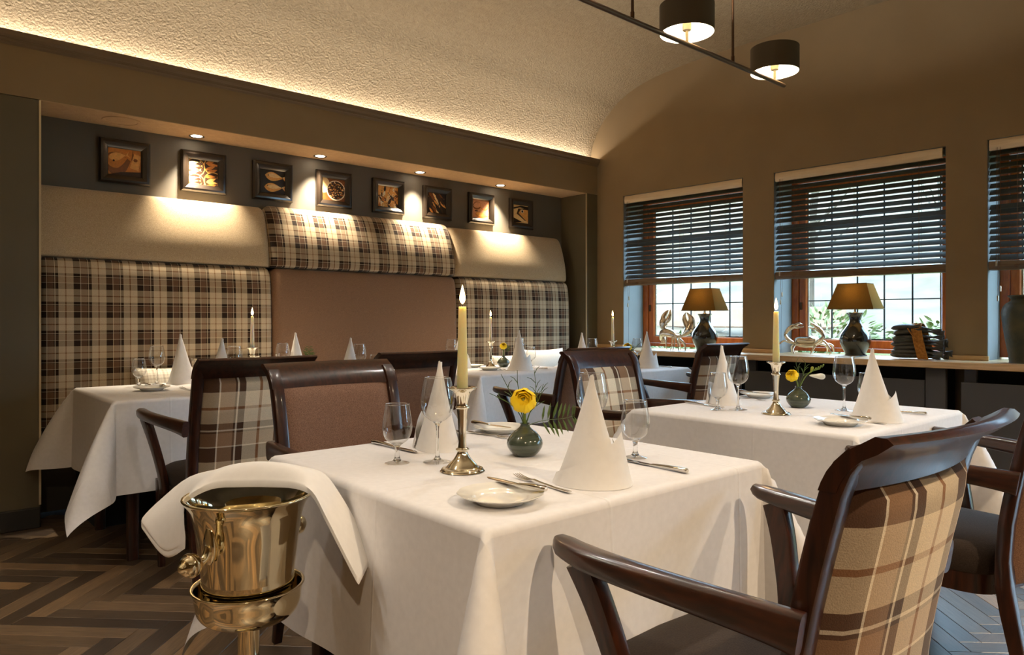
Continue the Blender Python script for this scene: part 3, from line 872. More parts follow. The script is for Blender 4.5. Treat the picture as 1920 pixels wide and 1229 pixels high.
def print_shapes(k):
    rn = random.Random(k + 3); S = [('o' if k in (0, 1) else 'd' if k in (2, 5) else 'b' if k == 3 else 'c' if k == 7 else 'g', [(-HW, -HH), (HW, -HH), (HW, HH), (-HW, HH)])]
    if k == 0:
        S += [('b', fish_poly(-0.02, -0.005, 0.19, 0.15, 0.35)), ('o', fish_poly(-0.03, 0.012, 0.15, 0.09, 0.3)), ('g', fish_poly(-0.03, 0.035, 0.12, 0.05, 0.25)), ('d', [(-HW, -HH), (HW, -HH), (HW, -0.05), (-0.02, -0.062)]),
              ('g', [(0.03, -0.03), (0.08, -0.045), (HW, 0.05), (0.055, 0.06)]), ('b', ell(0.062, 0.02, 0.012, 0.01)), ('k', ell(-0.06, 0.005, 0.006, 0.006))]
    elif k == 1:
        S = [('d', S[0][1])]
        for cx, cz, r in ((-0.05, 0.03, 0.062), (0.06, 0.05, 0.058), (0.065, -0.05, 0.062), (-0.05, -0.07, 0.06)):
            S += [('g', ell(cx, cz, r, r)), ('d', ell(cx, cz, r * 0.9, r * 0.9))]
            for q in range(4):
                S.append((rn.choice('ccog'), fish_poly(cx + rn.uniform(-0.012, 0.012), cz - 0.03 + q * 0.02, r * 1.5, 0.022, rn.uniform(-0.1, 0.5))))
    elif k == 2:
        S = [('k', S[0][1])]
        S += [('g', fish_poly(0.025, 0.035, 0.16, 0.062, math.pi - 0.1 + math.pi)), ('c', fish_poly(0.03, 0.042, 0.13, 0.03, -0.1)), ('g', fish_poly(0.02, -0.04, 0.16, 0.062, 0.0)), ('c', fish_poly(0.025, -0.034, 0.13, 0.03, 0.0)), ('k', ell(-0.03, 0.045, 0.004, 0.004)), ('k', ell(-0.035, -0.03, 0.004, 0.004))]
    elif k == 3:
        S += [('c', ell(-0.08, 0.03, 0.05, 0.06)), ('w', ell(0.02, -0.005, 0.078, 0.076)), ('d', ell(0.02, -0.003, 0.070, 0.068))]
        for q in range(70):
            a, r = rn.uniform(0, 6.28), 0.064 * math.sqrt(rn.random())
            S.append((rn.choice('cggob'), ell(0.02 + r * math.cos(a), -0.003 + r * math.sin(a), 0.006, 0.004, 6)))
    elif k == 4:
        for q in range(46):
            S.append((rn.choice('ccogbdw'), fish_poly(rn.uniform(-0.09, 0.09), rn.uniform(-0.08, 0.08), rn.uniform(0.05, 0.09), rn.uniform(0.014, 0.026), rn.uniform(0.3, 2.6))))
    elif k == 5:
        S = [('k', S[0][1])]
        for q in range(22):
            S.append((rn.choice('cgobdd'), fish_poly(rn.uniform(-0.09, 0.09), rn.uniform(-0.08, 0.08), rn.uniform(0.07, 0.14), rn.uniform(0.014, 0.03), rn.uniform(-1.1, -0.5))))
    elif k == 6:
        S = [('p', S[0][1])]
        S += [('b', fish_poly(-0.02, 0.03, 0.15, 0.07, 0.2)), ('p', fish_poly(-0.02, 0.035, 0.13, 0.05, 0.2)), ('o', ell(0.04, 0.03, 0.05, 0.04)), ('p', ell(0.04, 0.035, 0.046, 0.035)), ('d', ell(-0.05, -0.02, 0.02, 0.006)), ('o', fish_poly(0.02, -0.055, 0.17, 0.05, -0.1)), ('g', fish_poly(0.02, -0.05, 0.15, 0.035, -0.1))]
    else:
        S += [('k', [(-HW, 0.04), (-0.01, 0.062), (HW, 0.05), (HW, 0.075), (0.0, 0.078), (-HW, 0.055)]), ('d', [(-0.03, 0.05), (HW, 0.06), (HW, -0.06), (0.05, -0.055), (-0.01, -0.02), (-0.05, 0.0)]), ('g', [(0.0, 0.045), (HW, 0.045), (HW, -0.07), (0.05, -0.045), (0.0, -0.01), (-0.025, 0.01)]), ('k', [(-HW, -HH), (0.02, -0.07), (-HW, -0.035)]), ('w', ell(0.02, 0.028, 0.017, 0.017)), ('k', ell(0.02, 0.028, 0.011, 0.011)), ('b', [(-0.05, 0.0), (-0.005, -0.006), (-0.008, -0.012)])]
    return S
pic_lab = ['a large fish head', 'bowls of small fish', 'two fish on black', 'a bowl of grain', 'a heap of small fish', 'dark slanting fish', 'a rosy fish dish', 'a fish head with a big round eye']
fw, fh, fm = 0.288, 0.268, 0.052
for k in range(8):
    xc = 1.149 + 0.4724 * k
    t = thing('picture_frame', 'dark framed small picture of ' + pic_lab[k], 'picture', (xc, NICHE_Y - 0.001, 2.095), 0, 'small fish pictures in the niche')
    prof = [(0, 0.0), (0, 0.022), (0.010, 0.032), (0.022, 0.034), (0.038, 0.026), (0.052, 0.012), (0.052, 0.0)]
    mb = MB(); rings = []
    for (sx, sz) in ((-1, -1), (1, -1), (1, 1), (-1, 1), (-1, -1)):
        rings.append([(sx * (fw / 2 - u), -d_, sz * (fh / 2 - u)) for u, d_ in prof])
    mb.loft(rings, True, False); mb.obj('moulding', M_['frame_brown'], t, smooth=30)
    p = MB(); cols = []
    for q, (c, poly) in enumerate(print_shapes(k)):
        poly = clip(poly)
        if len(poly) < 3: continue
        y = -0.006 - 0.00003 * q
        p.add([(x, y, z) for x, z in poly], [tuple(range(len(poly)))]); cols.append((INK[c], len(poly)))
    me = p.mesh('print', M_['print_ink'])
    at = me.color_attributes.new('ink', 'FLOAT_COLOR', 'CORNER')
    li = 0; flat = []
    for poly, (c, m) in zip(me.polygons, cols):
        flat += list(c) * poly.loop_total
    at.data.foreach_set('color', flat)
    link('print', me, t)
    g = MB(); g.add([(-HW, -0.0085, -HH), (HW, -0.0085, -HH), (HW, -0.0085, HH), (-HW, -0.0085, HH)], [(0, 1, 2, 3)]); g.obj('glass', M_['picture_glass'], t)

# ================================================================== armchairs
YB = [(0.0, -0.285), (0.15, -0.250), (0.36, -0.210), (0.45, -0.206), (0.55, -0.213), (0.68, -0.236), (0.78, -0.258), (0.85, -0.276), (0.90, -0.292), (0.93, -0.312), (0.947, -0.332), (0.962, -0.362)]
YBD = catmull([(z, y) for z, y in YB], 5)
def yb(x, z): return interp(YBD, z) - 0.034 * (1 - (x / 0.25) ** 2)
def make_chair(inner, outer, label, loc, rotz):
    t = thing('armchair', label, 'chair', loc, rotz, 'dining armchairs')
    wd = M_['mahogany']
    for s in (-1, 1):
        zs = [0.0, 0.1, 0.2, 0.3, 0.38, 0.45, 0.55, 0.62, 0.70, 0.77, 0.83, 0.88, 0.915, 0.938]
        p = MB(); p.sweep([(s * 0.229, yb(s * 0.229, z) - 0.001, z) for z in zs], [0.028, 0.032, 0.036, 0.040, 0.042] + [0.042] * 9, [0.030, 0.034, 0.038, 0.042, 0.042] + [0.036] * 6 + [0.034, 0.031, 0.026], side=(1, 0, 0), e=0.3)
        p.obj('back_post', wd, t, smooth=40)
        p = MB(); p.sweep([(s * 0.238, 0.175, 0.40), (s * 0.238, 0.178, 0.2), (s * 0.236, 0.182, 0.0)], [0.044, 0.038, 0.028], [0.044, 0.038, 0.028], side=(1, 0, 0), e=0.3)
        p.obj('leg', wd, t, smooth=40)
        # arm: tall where it meets the post, flat and flared at the tip
        path = catmull([(s * 0.266, -0.258, 0.672), (s * 0.276, -0.20, 0.674), (s * 0.298, -0.08, 0.678), (s * 0.318, 0.05, 0.683), (s * 0.325, 0.13, 0.687), (s * 0.320, 0.185, 0.692)], 4)
        m = len(path)
        w_ = [interp([(0, 0.030), (0.4, 0.038), (0.75, 0.052), (0.92, 0.046), (1, 0.022)], i / (m - 1)) for i in range(m)]
        h_ = [interp([(0, 0.066), (0.35, 0.050), (0.75, 0.037), (0.92, 0.030), (1, 0.016)], i / (m - 1)) for i in range(m)]
        path = [(x, y, z + (0.07 - h_[i]) / 2) for i, (x, y, z) in enumerate(path)]
        p = MB(); p.sweep(path, w_, h_, n=16, e=0.5); p.obj('arm', M_['mahogany_arm'], t, smooth=45)
        path = catmull([(s * 0.262, 0.045, 0.36), (s * 0.266, 0.055, 0.43), (s * 0.282, 0.072, 0.52), (s * 0.304, 0.098, 0.62), (s * 0.320, 0.125, 0.69)], 4)
        m = len(path)
        p = MB(); p.sweep(path, [0.034] * m, [interp([(0, 0.052), (0.5, 0.044), (1, 0.058)], i / (m - 1)) for i in range(m)], side=(1, 0, 0), e=0.3); p.obj('arm_post', wd, t, smooth=40)
    # crest rail: swept backwards at the top
    rings = []
    for i in range(19):
        x = -0.2515 + 0.503 * i / 18
        zz = [0.880, 0.893, 0.909, 0.925, 0.940, 0.953]
        end = 0.0
        fr = [(x, yb(x, z) + 0.010 - 0.002 * (z - 0.880) / 0.075, z) for z in zz]
        top = [(x, yb(x, 0.960) + 0.004, 0.965), (x, yb(x, 0.960) - 0.012, 0.964), (x, yb(x, 0.960) - 0.020, 0.957)]
        bk = [(x, yb(x, z) - 0.016 + 0.002 * (z - 0.880) / 0.075, z - 0.012 * (z - 0.880) / 0.075) for z in reversed(zz)]
        rings.append(fr + top + bk)
    p = MB(); p.loft(rings, True, True); p.obj('crest_rail', wd, t, smooth=45)
    p = MB(); rings = []
    for i in range(9):
        x = -0.21 + 0.42 * i / 8
        rings.append([(x, yb(x, z) + dy, z) for z, dy in ((0.37, 0.014), (0.43, 0.014), (0.43, -0.012), (0.37, -0.012))])
    p.loft(rings, True, True); p.obj('back_rail', wd, t)
    # padding: the sitter's side and the rear side
    def pad(name, mat, sgn, z0, z1, base, bulge):
        mb = MB()
        def f(u, v):
            x = -0.209 + 0.418 * u; z = z0 + (z1 - z0) * v
            k = min(1, 1 - abs(2 * u - 1) ** 6) ** 0.5 * (1 - abs(2 * v - 1) ** 8) ** 0.5
            return (x, yb(x, z) + sgn * (base + bulge * max(k, 0)), z)
        def g(u, v):
            x = -0.209 + 0.418 * u; z = z0 + (z1 - z0) * v
            return (x, yb(x, z) + sgn * 0.002, z)
        mb.grid(f, 16, 22); mb.grid(g, 8, 10)
        return mb.obj(name, mat, t, smooth=60)
    pad('backrest_front', M_[inner], 1, 0.46, 0.884, 0.006, 0.018)
    pad('backrest_rear', M_[outer], -1, 0.37, 0.884, 0.006, 0.032)
    # seat cushion and apron
    def plan(k, ins):
        pts = []
        for i in range(28):
            a = 2 * math.pi * i / 28; ca, sa = math.cos(a), math.sin(a)
            x = math.copysign(abs(ca) ** 0.42, ca); y = math.copysign(abs(sa) ** 0.42, sa)
            hw = 0.225 + 0.025 * (y + 1) / 2 - ins
            pts.append((x * hw, 0.008 + y * (0.205 - ins) + 0.012 * (y > 0) * (1 - x * x), k))
        return pts
    p = MB(); p.loft([plan(0.385, 0.006), plan(0.40, 0.0), plan(0.435, -0.004), plan(0.458, 0.004), plan(0.470, 0.025), plan(0.478, 0.07), plan(0.481, 0.13)], True, True)
    p.obj('seat', M_['seat_brown'], t, smooth=60)
    p = MB(); p.loft([plan(0.325, 0.012), plan(0.385, 0.008)], True, True); p.obj('apron', wd, t, smooth=40)
    return remember(t)
chA = make_chair('weave_brown', 'plaid_chair', 'nearest armchair, brown plaid rear of its back turned to the camera', (1.253, 0.741, 0), math.radians(-2))
dup(chA, 'armchair with plain brown inner back facing the camera behind the front table', (1.270, 2.125, 0), math.pi)
dup(chA, 'armchair with plaid rear pulled up to the left niche table', (1.205, 3.325, 0), 0.0)
dup(chA, 'plaid-backed armchair below the table lamp, at the corner table', (4.235, 3.00, 0), 0.0)
chB = make_chair('plaid_chair', 'weave_brown', 'armchair with grey plaid inner back facing the camera, behind the right table', (2.765, 2.125, 0), math.pi)
dup(chB, 'armchair with plain brown rear behind the brown-faced armchair', (2.03, 3.325, 0), 0.0)
dup(chB, 'armchair with dark brown rear, arm towards the table below the seating niche', (3.065, 3.085, 0), 0.0)
dup(chB, 'armchair with plain brown rear cut off by the right picture edge', (2.60, 0.80, 0), math.radians(-3))

# ================================================================== tables and cloths
TABLES = [  # x0, x1, y0, y1, table label, cloth label
    (0.80, 1.705, 0.975, 1.87, 'square pedestal table under the front cloth', 'white tablecloth on the front table beside the ice bucket'),
    (2.305, 3.265, 0.985, 1.87, 'square table under the right-hand cloth', 'white tablecloth on the right table with the white freesia'),
    (0.80, 2.50, 3.60, 4.44, 'long table under the left niche cloth', 'white tablecloth on the left niche table, its corners hanging in points'),
    (2.95, 3.92, 3.66, 4.44, 'table under the cloth before the right bench', 'white tablecloth on the table before the plaid bench nearest the windows'),
    (4.03, 4.66, 3.25, 4.05, 'table under the corner cloth', 'white tablecloth on the corner table below the lobster figure')]
def make_cloth(x0, x1, y0, y1, L, seed, amp, Lb, ang):
    hx, hy = (x1 - x0) / 2, (y1 - y0) / 2
    rn = random.Random(seed)
    ph = [rn.uniform(0, 6.28) for _ in range(12)]
    R = 0.014
    def lin(h, Lp):
        a = [-h - L * (1 - (k / 18)) for k in range(18)]
        a += [-h + 2 * h * k / 36 for k in range(37)]
        a += [h + Lp * (k / 18) for k in range(1, 19)]
        extra = [-h - 0.022, -h - 0.011, -h + 0.006, h - 0.006, h + 0.011, h + 0.022]
        return sorted(a + extra)
    us, vs = lin(hx, L), lin(hy, Lb)
    def wave(s, e, k):
        q = (e / L)
        return amp * q * (math.sin(s * 7.0 + ph[k]) * 0.6 + math.sin(s * 15.0 + ph[k + 4]) * 0.35)
    def drop(e):          # e metres of cloth past the edge: (out, down) round the edge, then hanging
        if e < R * 1.5708:
            a = e / R; return R * math.sin(a), R * (1 - math.cos(a))
        return R + 0.02 * (e - R * 1.57), R + (e - R * 1.5708)
    def place(p, q):
        ex, ey = abs(p) - hx, abs(q) - hy
        sx, sy = math.copysign(1, p), math.copysign(1, q)
        if ex <= 0 and ey <= 0:
            return (p, q, 0.0)
        if ey <= 0:
            o, d = drop(ex); k = 0 if sx > 0 else 1
            edge = min(1.0, (hy - abs(q)) / 0.25)
            return (sx * (hx - 0.0 + o + wave(q, ex, k) * edge), q, -d)
        if ex <= 0:
            o, d = drop(ey); k = 2 if sy > 0 else 3
            edge = min(1.0, (hx - abs(p)) / 0.25)
            return (p, sy * (hy + o + wave(p, ey, k) * edge), -d)
        r = math.hypot(ex, ey); tau = math.atan2(ey, ex) / (math.pi / 2)     # 0: x panel, 1: y panel
        A = math.radians(ang)
        tilt = A * (1 - abs(2 * tau - 1) ** 1.5)
        lat = 0.20 * math.sin(2 * math.pi * tau)
        diag = math.tan(tilt)
        o, d = drop(r)
        dirv = Vector((diag * R2 + lat * R2, diag * R2 - lat * R2, -1.0)).normalized()
        rr = max(r - R * 0.57, r * 0.45)
        base = Vector(((1 - tau) * 0.0, 0, 0))
        # leave the corner along the rounded edge
        k = min(1.0, r / 0.03)
        out = R * k
        ox = out * (math.cos(tau * math.pi / 2)); oy = out * (math.sin(tau * math.pi / 2))
        sag = -0.05 * (r / (1.414 * L)) ** 2 * math.sin(math.pi * tau)
        bend = 1.0 - 0.22 * (r / (1.414 * L)) * math.sin(math.pi * tau)
        x = ox + dirv.x * rr * bend + 0.02 * rr * (1 - tau); y = oy + dirv.y * rr * bend + 0.02 * rr * tau
        return (sx * (hx + x), sy * (hy + y), dirv.z * rr + sag if r > 0.02 else -d)
    mb = MB()
    nv = len(vs)
    pts = [place(p, q) for p in us for q in vs]
    fs = [(i * nv + j, (i + 1) * nv + j, (i + 1) * nv + j + 1, i * nv + j + 1) for i in range(len(us) - 1) for j in range(nv - 1)]
    mb.add(pts, fs)
    return mb
for k, (x0, x1, y0, y1, tl, cl) in enumerate(TABLES):
    xc, yc = (x0 + x1) / 2, (y0 + y1) / 2
    t = thing('dining_table', tl, 'table', (xc, yc, 0), 0, 'tables under cloths')
    hx, hy = (x1 - x0) / 2 - 0.004, (y1 - y0) / 2 - 0.004
    m = MB(); m.cbox(-hx, hx, -hy, hy, TABLE_Z - 0.034, TABLE_Z - 0.002, 0.008); m.obj('table_top', M_['mahogany'], t, smooth=40)
    for sx in (-1, 1):
        for sy in (-1, 1):
            m = MB(); m.sweep([(sx * (hx - 0.09), sy * (hy - 0.09), 0.0), (sx * (hx - 0.09), sy * (hy - 0.09), TABLE_Z - 0.034)], [0.045, 0.06], [0.045, 0.06], side=(1, 0, 0), e=0.3); m.obj('leg', M_['mahogany'], t, smooth=40)
    c = make_cloth(x0, x1, y0, y1, [0.42, 0.40, 0.43, 0.38, 0.36][k], 11 + k, [0.020, 0.020, 0.03, 0.02, 0.02][k], [0.42, 0.40, 0.25, 0.25, 0.36][k], [31, 33, 39, 36, 34][k])
    o = c.obj('tablecloth', M_['linen_white'], None, smooth=70, loc=(xc, yc, TABLE_Z))
    tag(o, cl, 'tablecloth', 'white tablecloths')

# ================================================================== things on the tables
TZ = TABLE_Z + 0.0008
def wine_glass():
    t = thing('wine_glass', '', 'glass', (0, 0, 0), 0, 'glasses on the tables')
    b = MB()
    b.lathe(catmull([(0.004, 0.102), (0.018, 0.106), (0.034, 0.120), (0.0425, 0.142), (0.0435, 0.160), (0.0400, 0.185), (0.0335, 0.216)], 5), 32)
    b.obj('bowl', M_['bowl_glass'], t, smooth=80)
    r = MB(); r.tube([(0.0335 * math.cos(a), 0.0335 * math.sin(a), 0.216) for a in [2 * math.pi * i / 32 for i in range(33)]], 0.0009, 6, caps=False); r.obj('rim', M_['stem_glass'], t, smooth=60)
    s = MB()
    f = MB(); f.lathe(catmull([(0.0365, 0.0006), (0.030, 0.002), (0.014, 0.0055), (0.007, 0.012)], 3), 28); f.obj('foot', M_['bowl_glass'], t, smooth=60)
    s.lathe(catmull([(0.0, 0.0), (0.010, 0.006), (0.006, 0.014), (0.0042, 0.03), (0.0038, 0.06), (0.0042, 0.088), (0.008, 0.099), (0.012, 0.1035), (0.0, 0.106)], 3), 24)
    s.obj('stem', M_['stem_glass'], t, smooth=50)
    return remember(t)
def water_glass():
    t = thing('water_glass', '', 'glass', (0, 0, 0), 0, 'glasses on the tables')
    b = MB()
    b.lathe(catmull([(0.005, 0.048), (0.018, 0.052), (0.031, 0.064), (0.0375, 0.084), (0.0375, 0.100), (0.034, 0.125), (0.0305, 0.150)], 5), 32)
    b.obj('bowl', M_['bowl_glass'], t, smooth=80)
    r = MB(); r.tube([(0.0305 * math.cos(a), 0.0305 * math.sin(a), 0.150) for a in [2 * math.pi * i / 32 for i in range(33)]], 0.0009, 6, caps=False); r.obj('rim', M_['stem_glass'], t, smooth=60)
    s = MB()
    f = MB(); f.lathe(catmull([(0.0315, 0.0006), (0.026, 0.002), (0.013, 0.006), (0.0075, 0.012)], 3), 28); f.obj('foot', M_['bowl_glass'], t, smooth=60)
    s.lathe(catmull([(0.0, 0.0), (0.010, 0.006), (0.0068, 0.014), (0.0055, 0.026), (0.0065, 0.040), (0.011, 0.047), (0.015, 0.0505), (0.0, 0.052)], 3), 24)
    s.obj('stem', M_['stem_glass'], t, smooth=50)
    return remember(t)
def candlestick(tall=1.0):
    t = thing('candlestick', '', 'candlestick', (0, 0, 0), 0, 'silver candlesticks')
    b = MB(); b.lathe(catmull([(0, 0), (0.050, 0.0), (0.052, 0.003), (0.049, 0.007), (0.040, 0.009), (0.034, 0.016), (0.022, 0.028), (0.0145, 0.040), (0.0125, 0.047), (0.016, 0.050), (0.016, 0.053), (0.0115, 0.056)], 3), 32); b.obj('foot', M_['silver_warm'], t, smooth=35)
    s = MB(); s.lathe([(0.0108, 0.055), (0.0088, 0.07), (0.0095, 0.10), (0.0118, 0.135), (0.0135, 0.150)], 24, mod=lambda a, r, z: 1 + 0.06 * math.cos(8 * a)); s.obj('shaft', M_['silver_warm'], t, smooth=50)
    c = MB(); c.lathe(catmull([(0.0128, 0.149), (0.017, 0.152), (0.017, 0.155), (0.0135, 0.158), (0.0155, 0.172), (0.021, 0.190), (0.032, 0.197), (0.035, 0.200), (0.032, 0.2025), (0.018, 0.201), (0.0135, 0.199), (0.0, 0.196)], 3), 32); c.obj('drip_cup', M_['silver_warm'], t, smooth=35)
    return remember(t)
def candle(h, wax, r0=0.0132, r1=0.0095):
    t = thing('candle', '', 'candle', (0, 0, 0), 0, 'lit dinner candles')
    w = MB(); w.lathe([(0, -0.002), (r0 * 0.96, 0), (r0, 0.004), (r0, 0.02), (r1, h - 0.004), (r1 * 0.9, h), (r1 * 0.4, h - 0.003), (0, h - 0.004)], 20); w.obj('wax', M_[wax], t, smooth=50)
    k = MB(); k.tube([(0, 0, h - 0.004), (0.0005, 0, h + 0.006), (0.002, 0, h + 0.011)], [0.001, 0.001, 0.0006], 5); k.obj('wick', M_['wick_black'], t)
    f = MB(); f.lathe(catmull([(0, h + 0.006), (0.0042, h + 0.010), (0.0068, h + 0.018), (0.0058, h + 0.030), (0.0028, h + 0.043), (0, h + 0.053)], 4), 16); f.obj('flame', M_['flame'], t, smooth=80)
    lamp('POINT', 'candle_light', (0, 0, h + 0.03), P_CANDLE, (1.0, 0.62, 0.28), t, shadow_soft_size=0.012)
    return remember(t)
def plate():
    t = thing('side_plate', '', 'plate', (0, 0, 0), 0, 'small white plates')
    b = MB(); P = catmull([(0, 0.006), (0.040, 0.006), (0.050, 0.0085), (0.058, 0.0135), (0.075, 0.0175), (0.0855, 0.0205)], 4)
    Q = [(0.0862, 0.0195), (0.082, 0.0165), (0.060, 0.010), (0.052, 0.003), (0.048, 0.0), (0.044, 0.002), (0, 0.0025)]
    b.lathe(P + Q, 48, mod=lambda a, r, z: 1 + (0.022 * max(0, (r - 0.06) / 0.026) * abs(math.sin(6 * a))))
    b.obj('dish', M_['porcelain'], t, smooth=50)
    return remember(t)
def fork_mesh():
    m = MB()
    m.sweep([(0, -0.10, 0.004), (0, -0.09, 0.004), (0, -0.05, 0.003), (0, 0.0, 0.005), (0, 0.025, 0.007), (0, 0.045, 0.004)], [0.010, 0.013, 0.009, 0.005, 0.006, 0.020], [0.003, 0.003, 0.0025, 0.003, 0.003, 0.0018], n=10)
    for k in range(4):
        x = -0.0085 + 0.0057 * k
        m.sweep([(x * 0.95, 0.040, 0.004), (x, 0.055, 0.003), (x, 0.075, 0.005), (x, 0.092, 0.009)], [0.004, 0.0032, 0.0028, 0.0014], [0.0018, 0.0018, 0.0016, 0.001], n=8)
    return m.mesh('fork', M_['cutlery_steel'], 50)
def knife_mesh(l=0.225, blade=0.52):
    m = MB(); h = l * (1 - blade)
    m.sweep([(0, -l / 2, 0.006), (0, -l / 2 + 0.006, 0.007), (0, -l / 2 + h * 0.5, 0.0065), (0, -l / 2 + h - 0.01, 0.005), (0, -l / 2 + h, 0.0045)], [0.010, 0.0155, 0.013, 0.011, 0.012], [0.008, 0.011, 0.009, 0.006, 0.005], n=12, e=0.6)
    y0 = -l / 2 + h
    m.sweep([(0, y0, 0.004), (0.0, y0 + 0.012, 0.0035), (0.001, y0 + (l - h) * 0.55, 0.0035), (0.002, y0 + (l - h) * 0.85, 0.0035), (0.005, y0 + (l - h), 0.0035)], [0.011, 0.017, 0.019, 0.016, 0.004], [0.003, 0.002, 0.0018, 0.0016, 0.001], n=10)
    return m.mesh('knife', M_['cutlery_steel'], 50)
def napkin_mesh(h, r, lean, seed, tip=0.46, turn=None):
    """stiff linen folded into a pointed cone; an outer wrap winds round the foot and ends in a standing tip.
    the wrap's tip stands on the local -y/+x side"""
    rn = random.Random(seed); m = MB()
    T0 = -0.25 if turn is None else turn            # direction of the standing tip
    el = 0.10 + 0.04 * rn.random()
    def shape(a, v, off):
        rr = r * (0.86 * (1 - v) + 0.14 * (1 - v) ** 3) * (1 + el * math.cos(2 * (a - T0 + 0.5)))
        rr = max(rr, 0.0045) * (1.0 if v < 0.985 else 0.5) + off
        x = rr * math.cos(a) + lean[0] * v ** 1.4 * h; y = rr * math.sin(a) * 0.94 + lean[1] * v ** 1.4 * h
        return (x, y, h * v)
    # cone, its own edge running down one side
    m.grid(lambda u, v: shape(T0 - 1.1 + 2 * math.pi * 1.04 * u, v * (1 - 0.02 * u), 0.0035 * u), 48, 18)
    # wrap: starts low on the far left of the tip and climbs to it
    span = 4.3
    def wrap(u, v):
        top = (0.03 + (tip - 0.03) * u ** 1.5)
        off = 0.0075 + 0.004 * u + 0.020 * max(0, (u - 0.75) / 0.25) ** 2 * (0.25 + 0.75 * v)
        return shape(T0 - span * (1 - u), top * v, off)
    m.grid(wrap, 46, 8)
    def back(u, v):          # the returning edge of the wrap, folded behind the tip
        top = tip * (1 - 0.75 * u)
        off = 0.0115 + 0.020 * (1 - u) * (0.25 + 0.75 * v) - 0.004 * u
        return shape(T0 + 0.9 * u, top * v, off)
    m.grid(back, 10, 8)
    def second(u, v):        # a lower inner layer peeping above the wrap
        top = (0.03 + (tip * 0.86 - 0.03) * u ** 1.2)
        return shape(T0 - span * 0.9 * (1 - u) + 0.25, top * v, 0.002 + 0.006 * u)
    m.grid(second, 40, 6)
    return m.mesh('napkin', M_['napkin_white'], 50)
WG, HG, CS, PLT = wine_glass(), water_glass(), candlestick(), plate()
CI, CW = candle(0.197, 'wax_ivory'), candle(0.185, 'wax_white', 0.012, 0.0085)
FK, KN, BK = fork_mesh(), knife_mesh(), knife_mesh(0.175, 0.56)
USED = set()
def put(src, label, x, y, rz=0.0, z=TZ):
    if src.name in USED:
        return dup(src, label, (x, y, z), rz)
    USED.add(src.name); src.location = (x, y, z); src.rotation_euler = (0, 0, rz); src['label'] = label
    return src
def put_mesh(name, me, label, cat, group, x, y, rz, z=TZ, tilt=0.0):
    o = link(name, me, None, (x, y, z)); o.rotation_euler = (tilt, 0, rz)
    return tag(o, label, cat, group)
G_C, G_N = 'silver cutlery', 'folded white napkins'
def lit(x, y, label, wax):
    put(CS, 'silver candlestick ' + label, x, y, random.uniform(0, 6))
    put(wax, ('tall ivory candle burning ' if wax is CI else 'white candle burning ') + label, x, y, random.uniform(0, 6), TZ + 0.199)
# --- front table
lit(1.059, 1.382, 'on the front table', CI)
put(HG, 'short-stemmed glass on the front table, before the brown armchair', 0.991, 1.565)
put(WG, 'tall wine glass on the front table, left of the candlestick', 1.076, 1.509)
put(WG, 'tall wine glass on the front table, half hidden by the large napkin cone', 1.487, 1.351)
put(HG, 'short-stemmed glass on the front table, right of the large napkin cone', 1.503, 1.212)
put_mesh('napkin', napkin_mesh(0.242, 0.073, (0.02, 0.03), 1, 0.48), 'large white napkin cone standing nearest on the front table', 'napkin', G_N, 1.195, 1.090, -0.62)
put_mesh('napkin', napkin_mesh(0.250, 0.072, (-0.10, 0.10), 2, 0.40), 'white napkin cone behind the tall wine glass, front table', 'napkin', G_N, 1.195, 1.675, 1.9)
put(PLT, 'white side plate with a knife across it, front of the front table', 0.935, 1.095, 0.2)
put(PLT, 'white side plate behind the vase with the yellow ranunculus, front table', 1.515, 1.775, 0.5)
put_mesh('butter_knife', BK, 'butter knife lying across the nearest side plate', 'knife', G_C, 0.993, 1.118, math.radians(4), TZ + 0.020)
put_mesh('fork', FK, 'fork beside the nearest side plate', 'fork', G_C, 1.098, 1.150, math.radians(-6))
put_mesh('table_knife', KN, 'table knife right of the large napkin cone, front table', 'knife', G_C, 1.443, 1.115, math.radians(-3))
put_mesh('table_knife', KN, 'table knife behind the short-stemmed glass, front table', 'knife', G_C, 1.100, 1.752, math.radians(183))
put_mesh('fork', FK, 'fork left of the vase with the ranunculus, front table', 'fork', G_C, 1.440, 1.735, math.radians(186))
put_mesh('butter_knife', BK, 'butter knife on the side plate behind the ranunculus vase', 'knife', G_C, 1.490, 1.790, math.radians(188), TZ + 0.020)
# --- right table
lit(2.609, 1.414, 'on the right table', CI)
put(HG, 'short-stemmed glass on the right table, before the left napkin cone', 2.544, 1.630)
put(WG, 'tall wine glass on the right table, beside the left napkin cone', 2.612, 1.580)
put(WG, 'tall wine glass on the right table, below the table lamp with black base', 2.909, 1.285)
put(HG, 'short-stemmed glass on the right table, mostly behind the right napkin cone', 2.985, 1.225)
put_mesh('napkin', napkin_mesh(0.262, 0.074, (-0.02, 0.02), 3, 0.42), 'white napkin cone on the right table, before the fish figure', 'napkin', G_N, 2.700, 1.085, -0.75)
put_mesh('napkin', napkin_mesh(0.255, 0.070, (0.03, 0.03), 4, 0.36), 'white napkin cone on the right table, before the plaid-backed armchair', 'napkin', G_N, 2.755, 1.735, 1.7)
put(PLT, 'white side plate with a knife across it, right table front', 2.505, 1.120, 0.1)
put(PLT, 'white side plate left of the candlestick, right table rear', 3.110, 1.770, 0.4)
put_mesh('butter_knife', BK, 'butter knife across the front side plate, right table', 'knife', G_C, 2.575, 1.120, math.radians(-18), TZ + 0.020)
put_mesh('fork', FK, 'fork beside the front side plate, right table', 'fork', G_C, 2.640, 1.115, math.radians(-8))
put_mesh('table_knife', KN, 'table knife right of the right napkin cone, right table', 'knife', G_C, 3.010, 1.125, math.radians(-5))
put_mesh('table_knife', KN, 'table knife at the left edge of the right table', 'knife', G_C, 2.640, 1.755, math.radians(170))
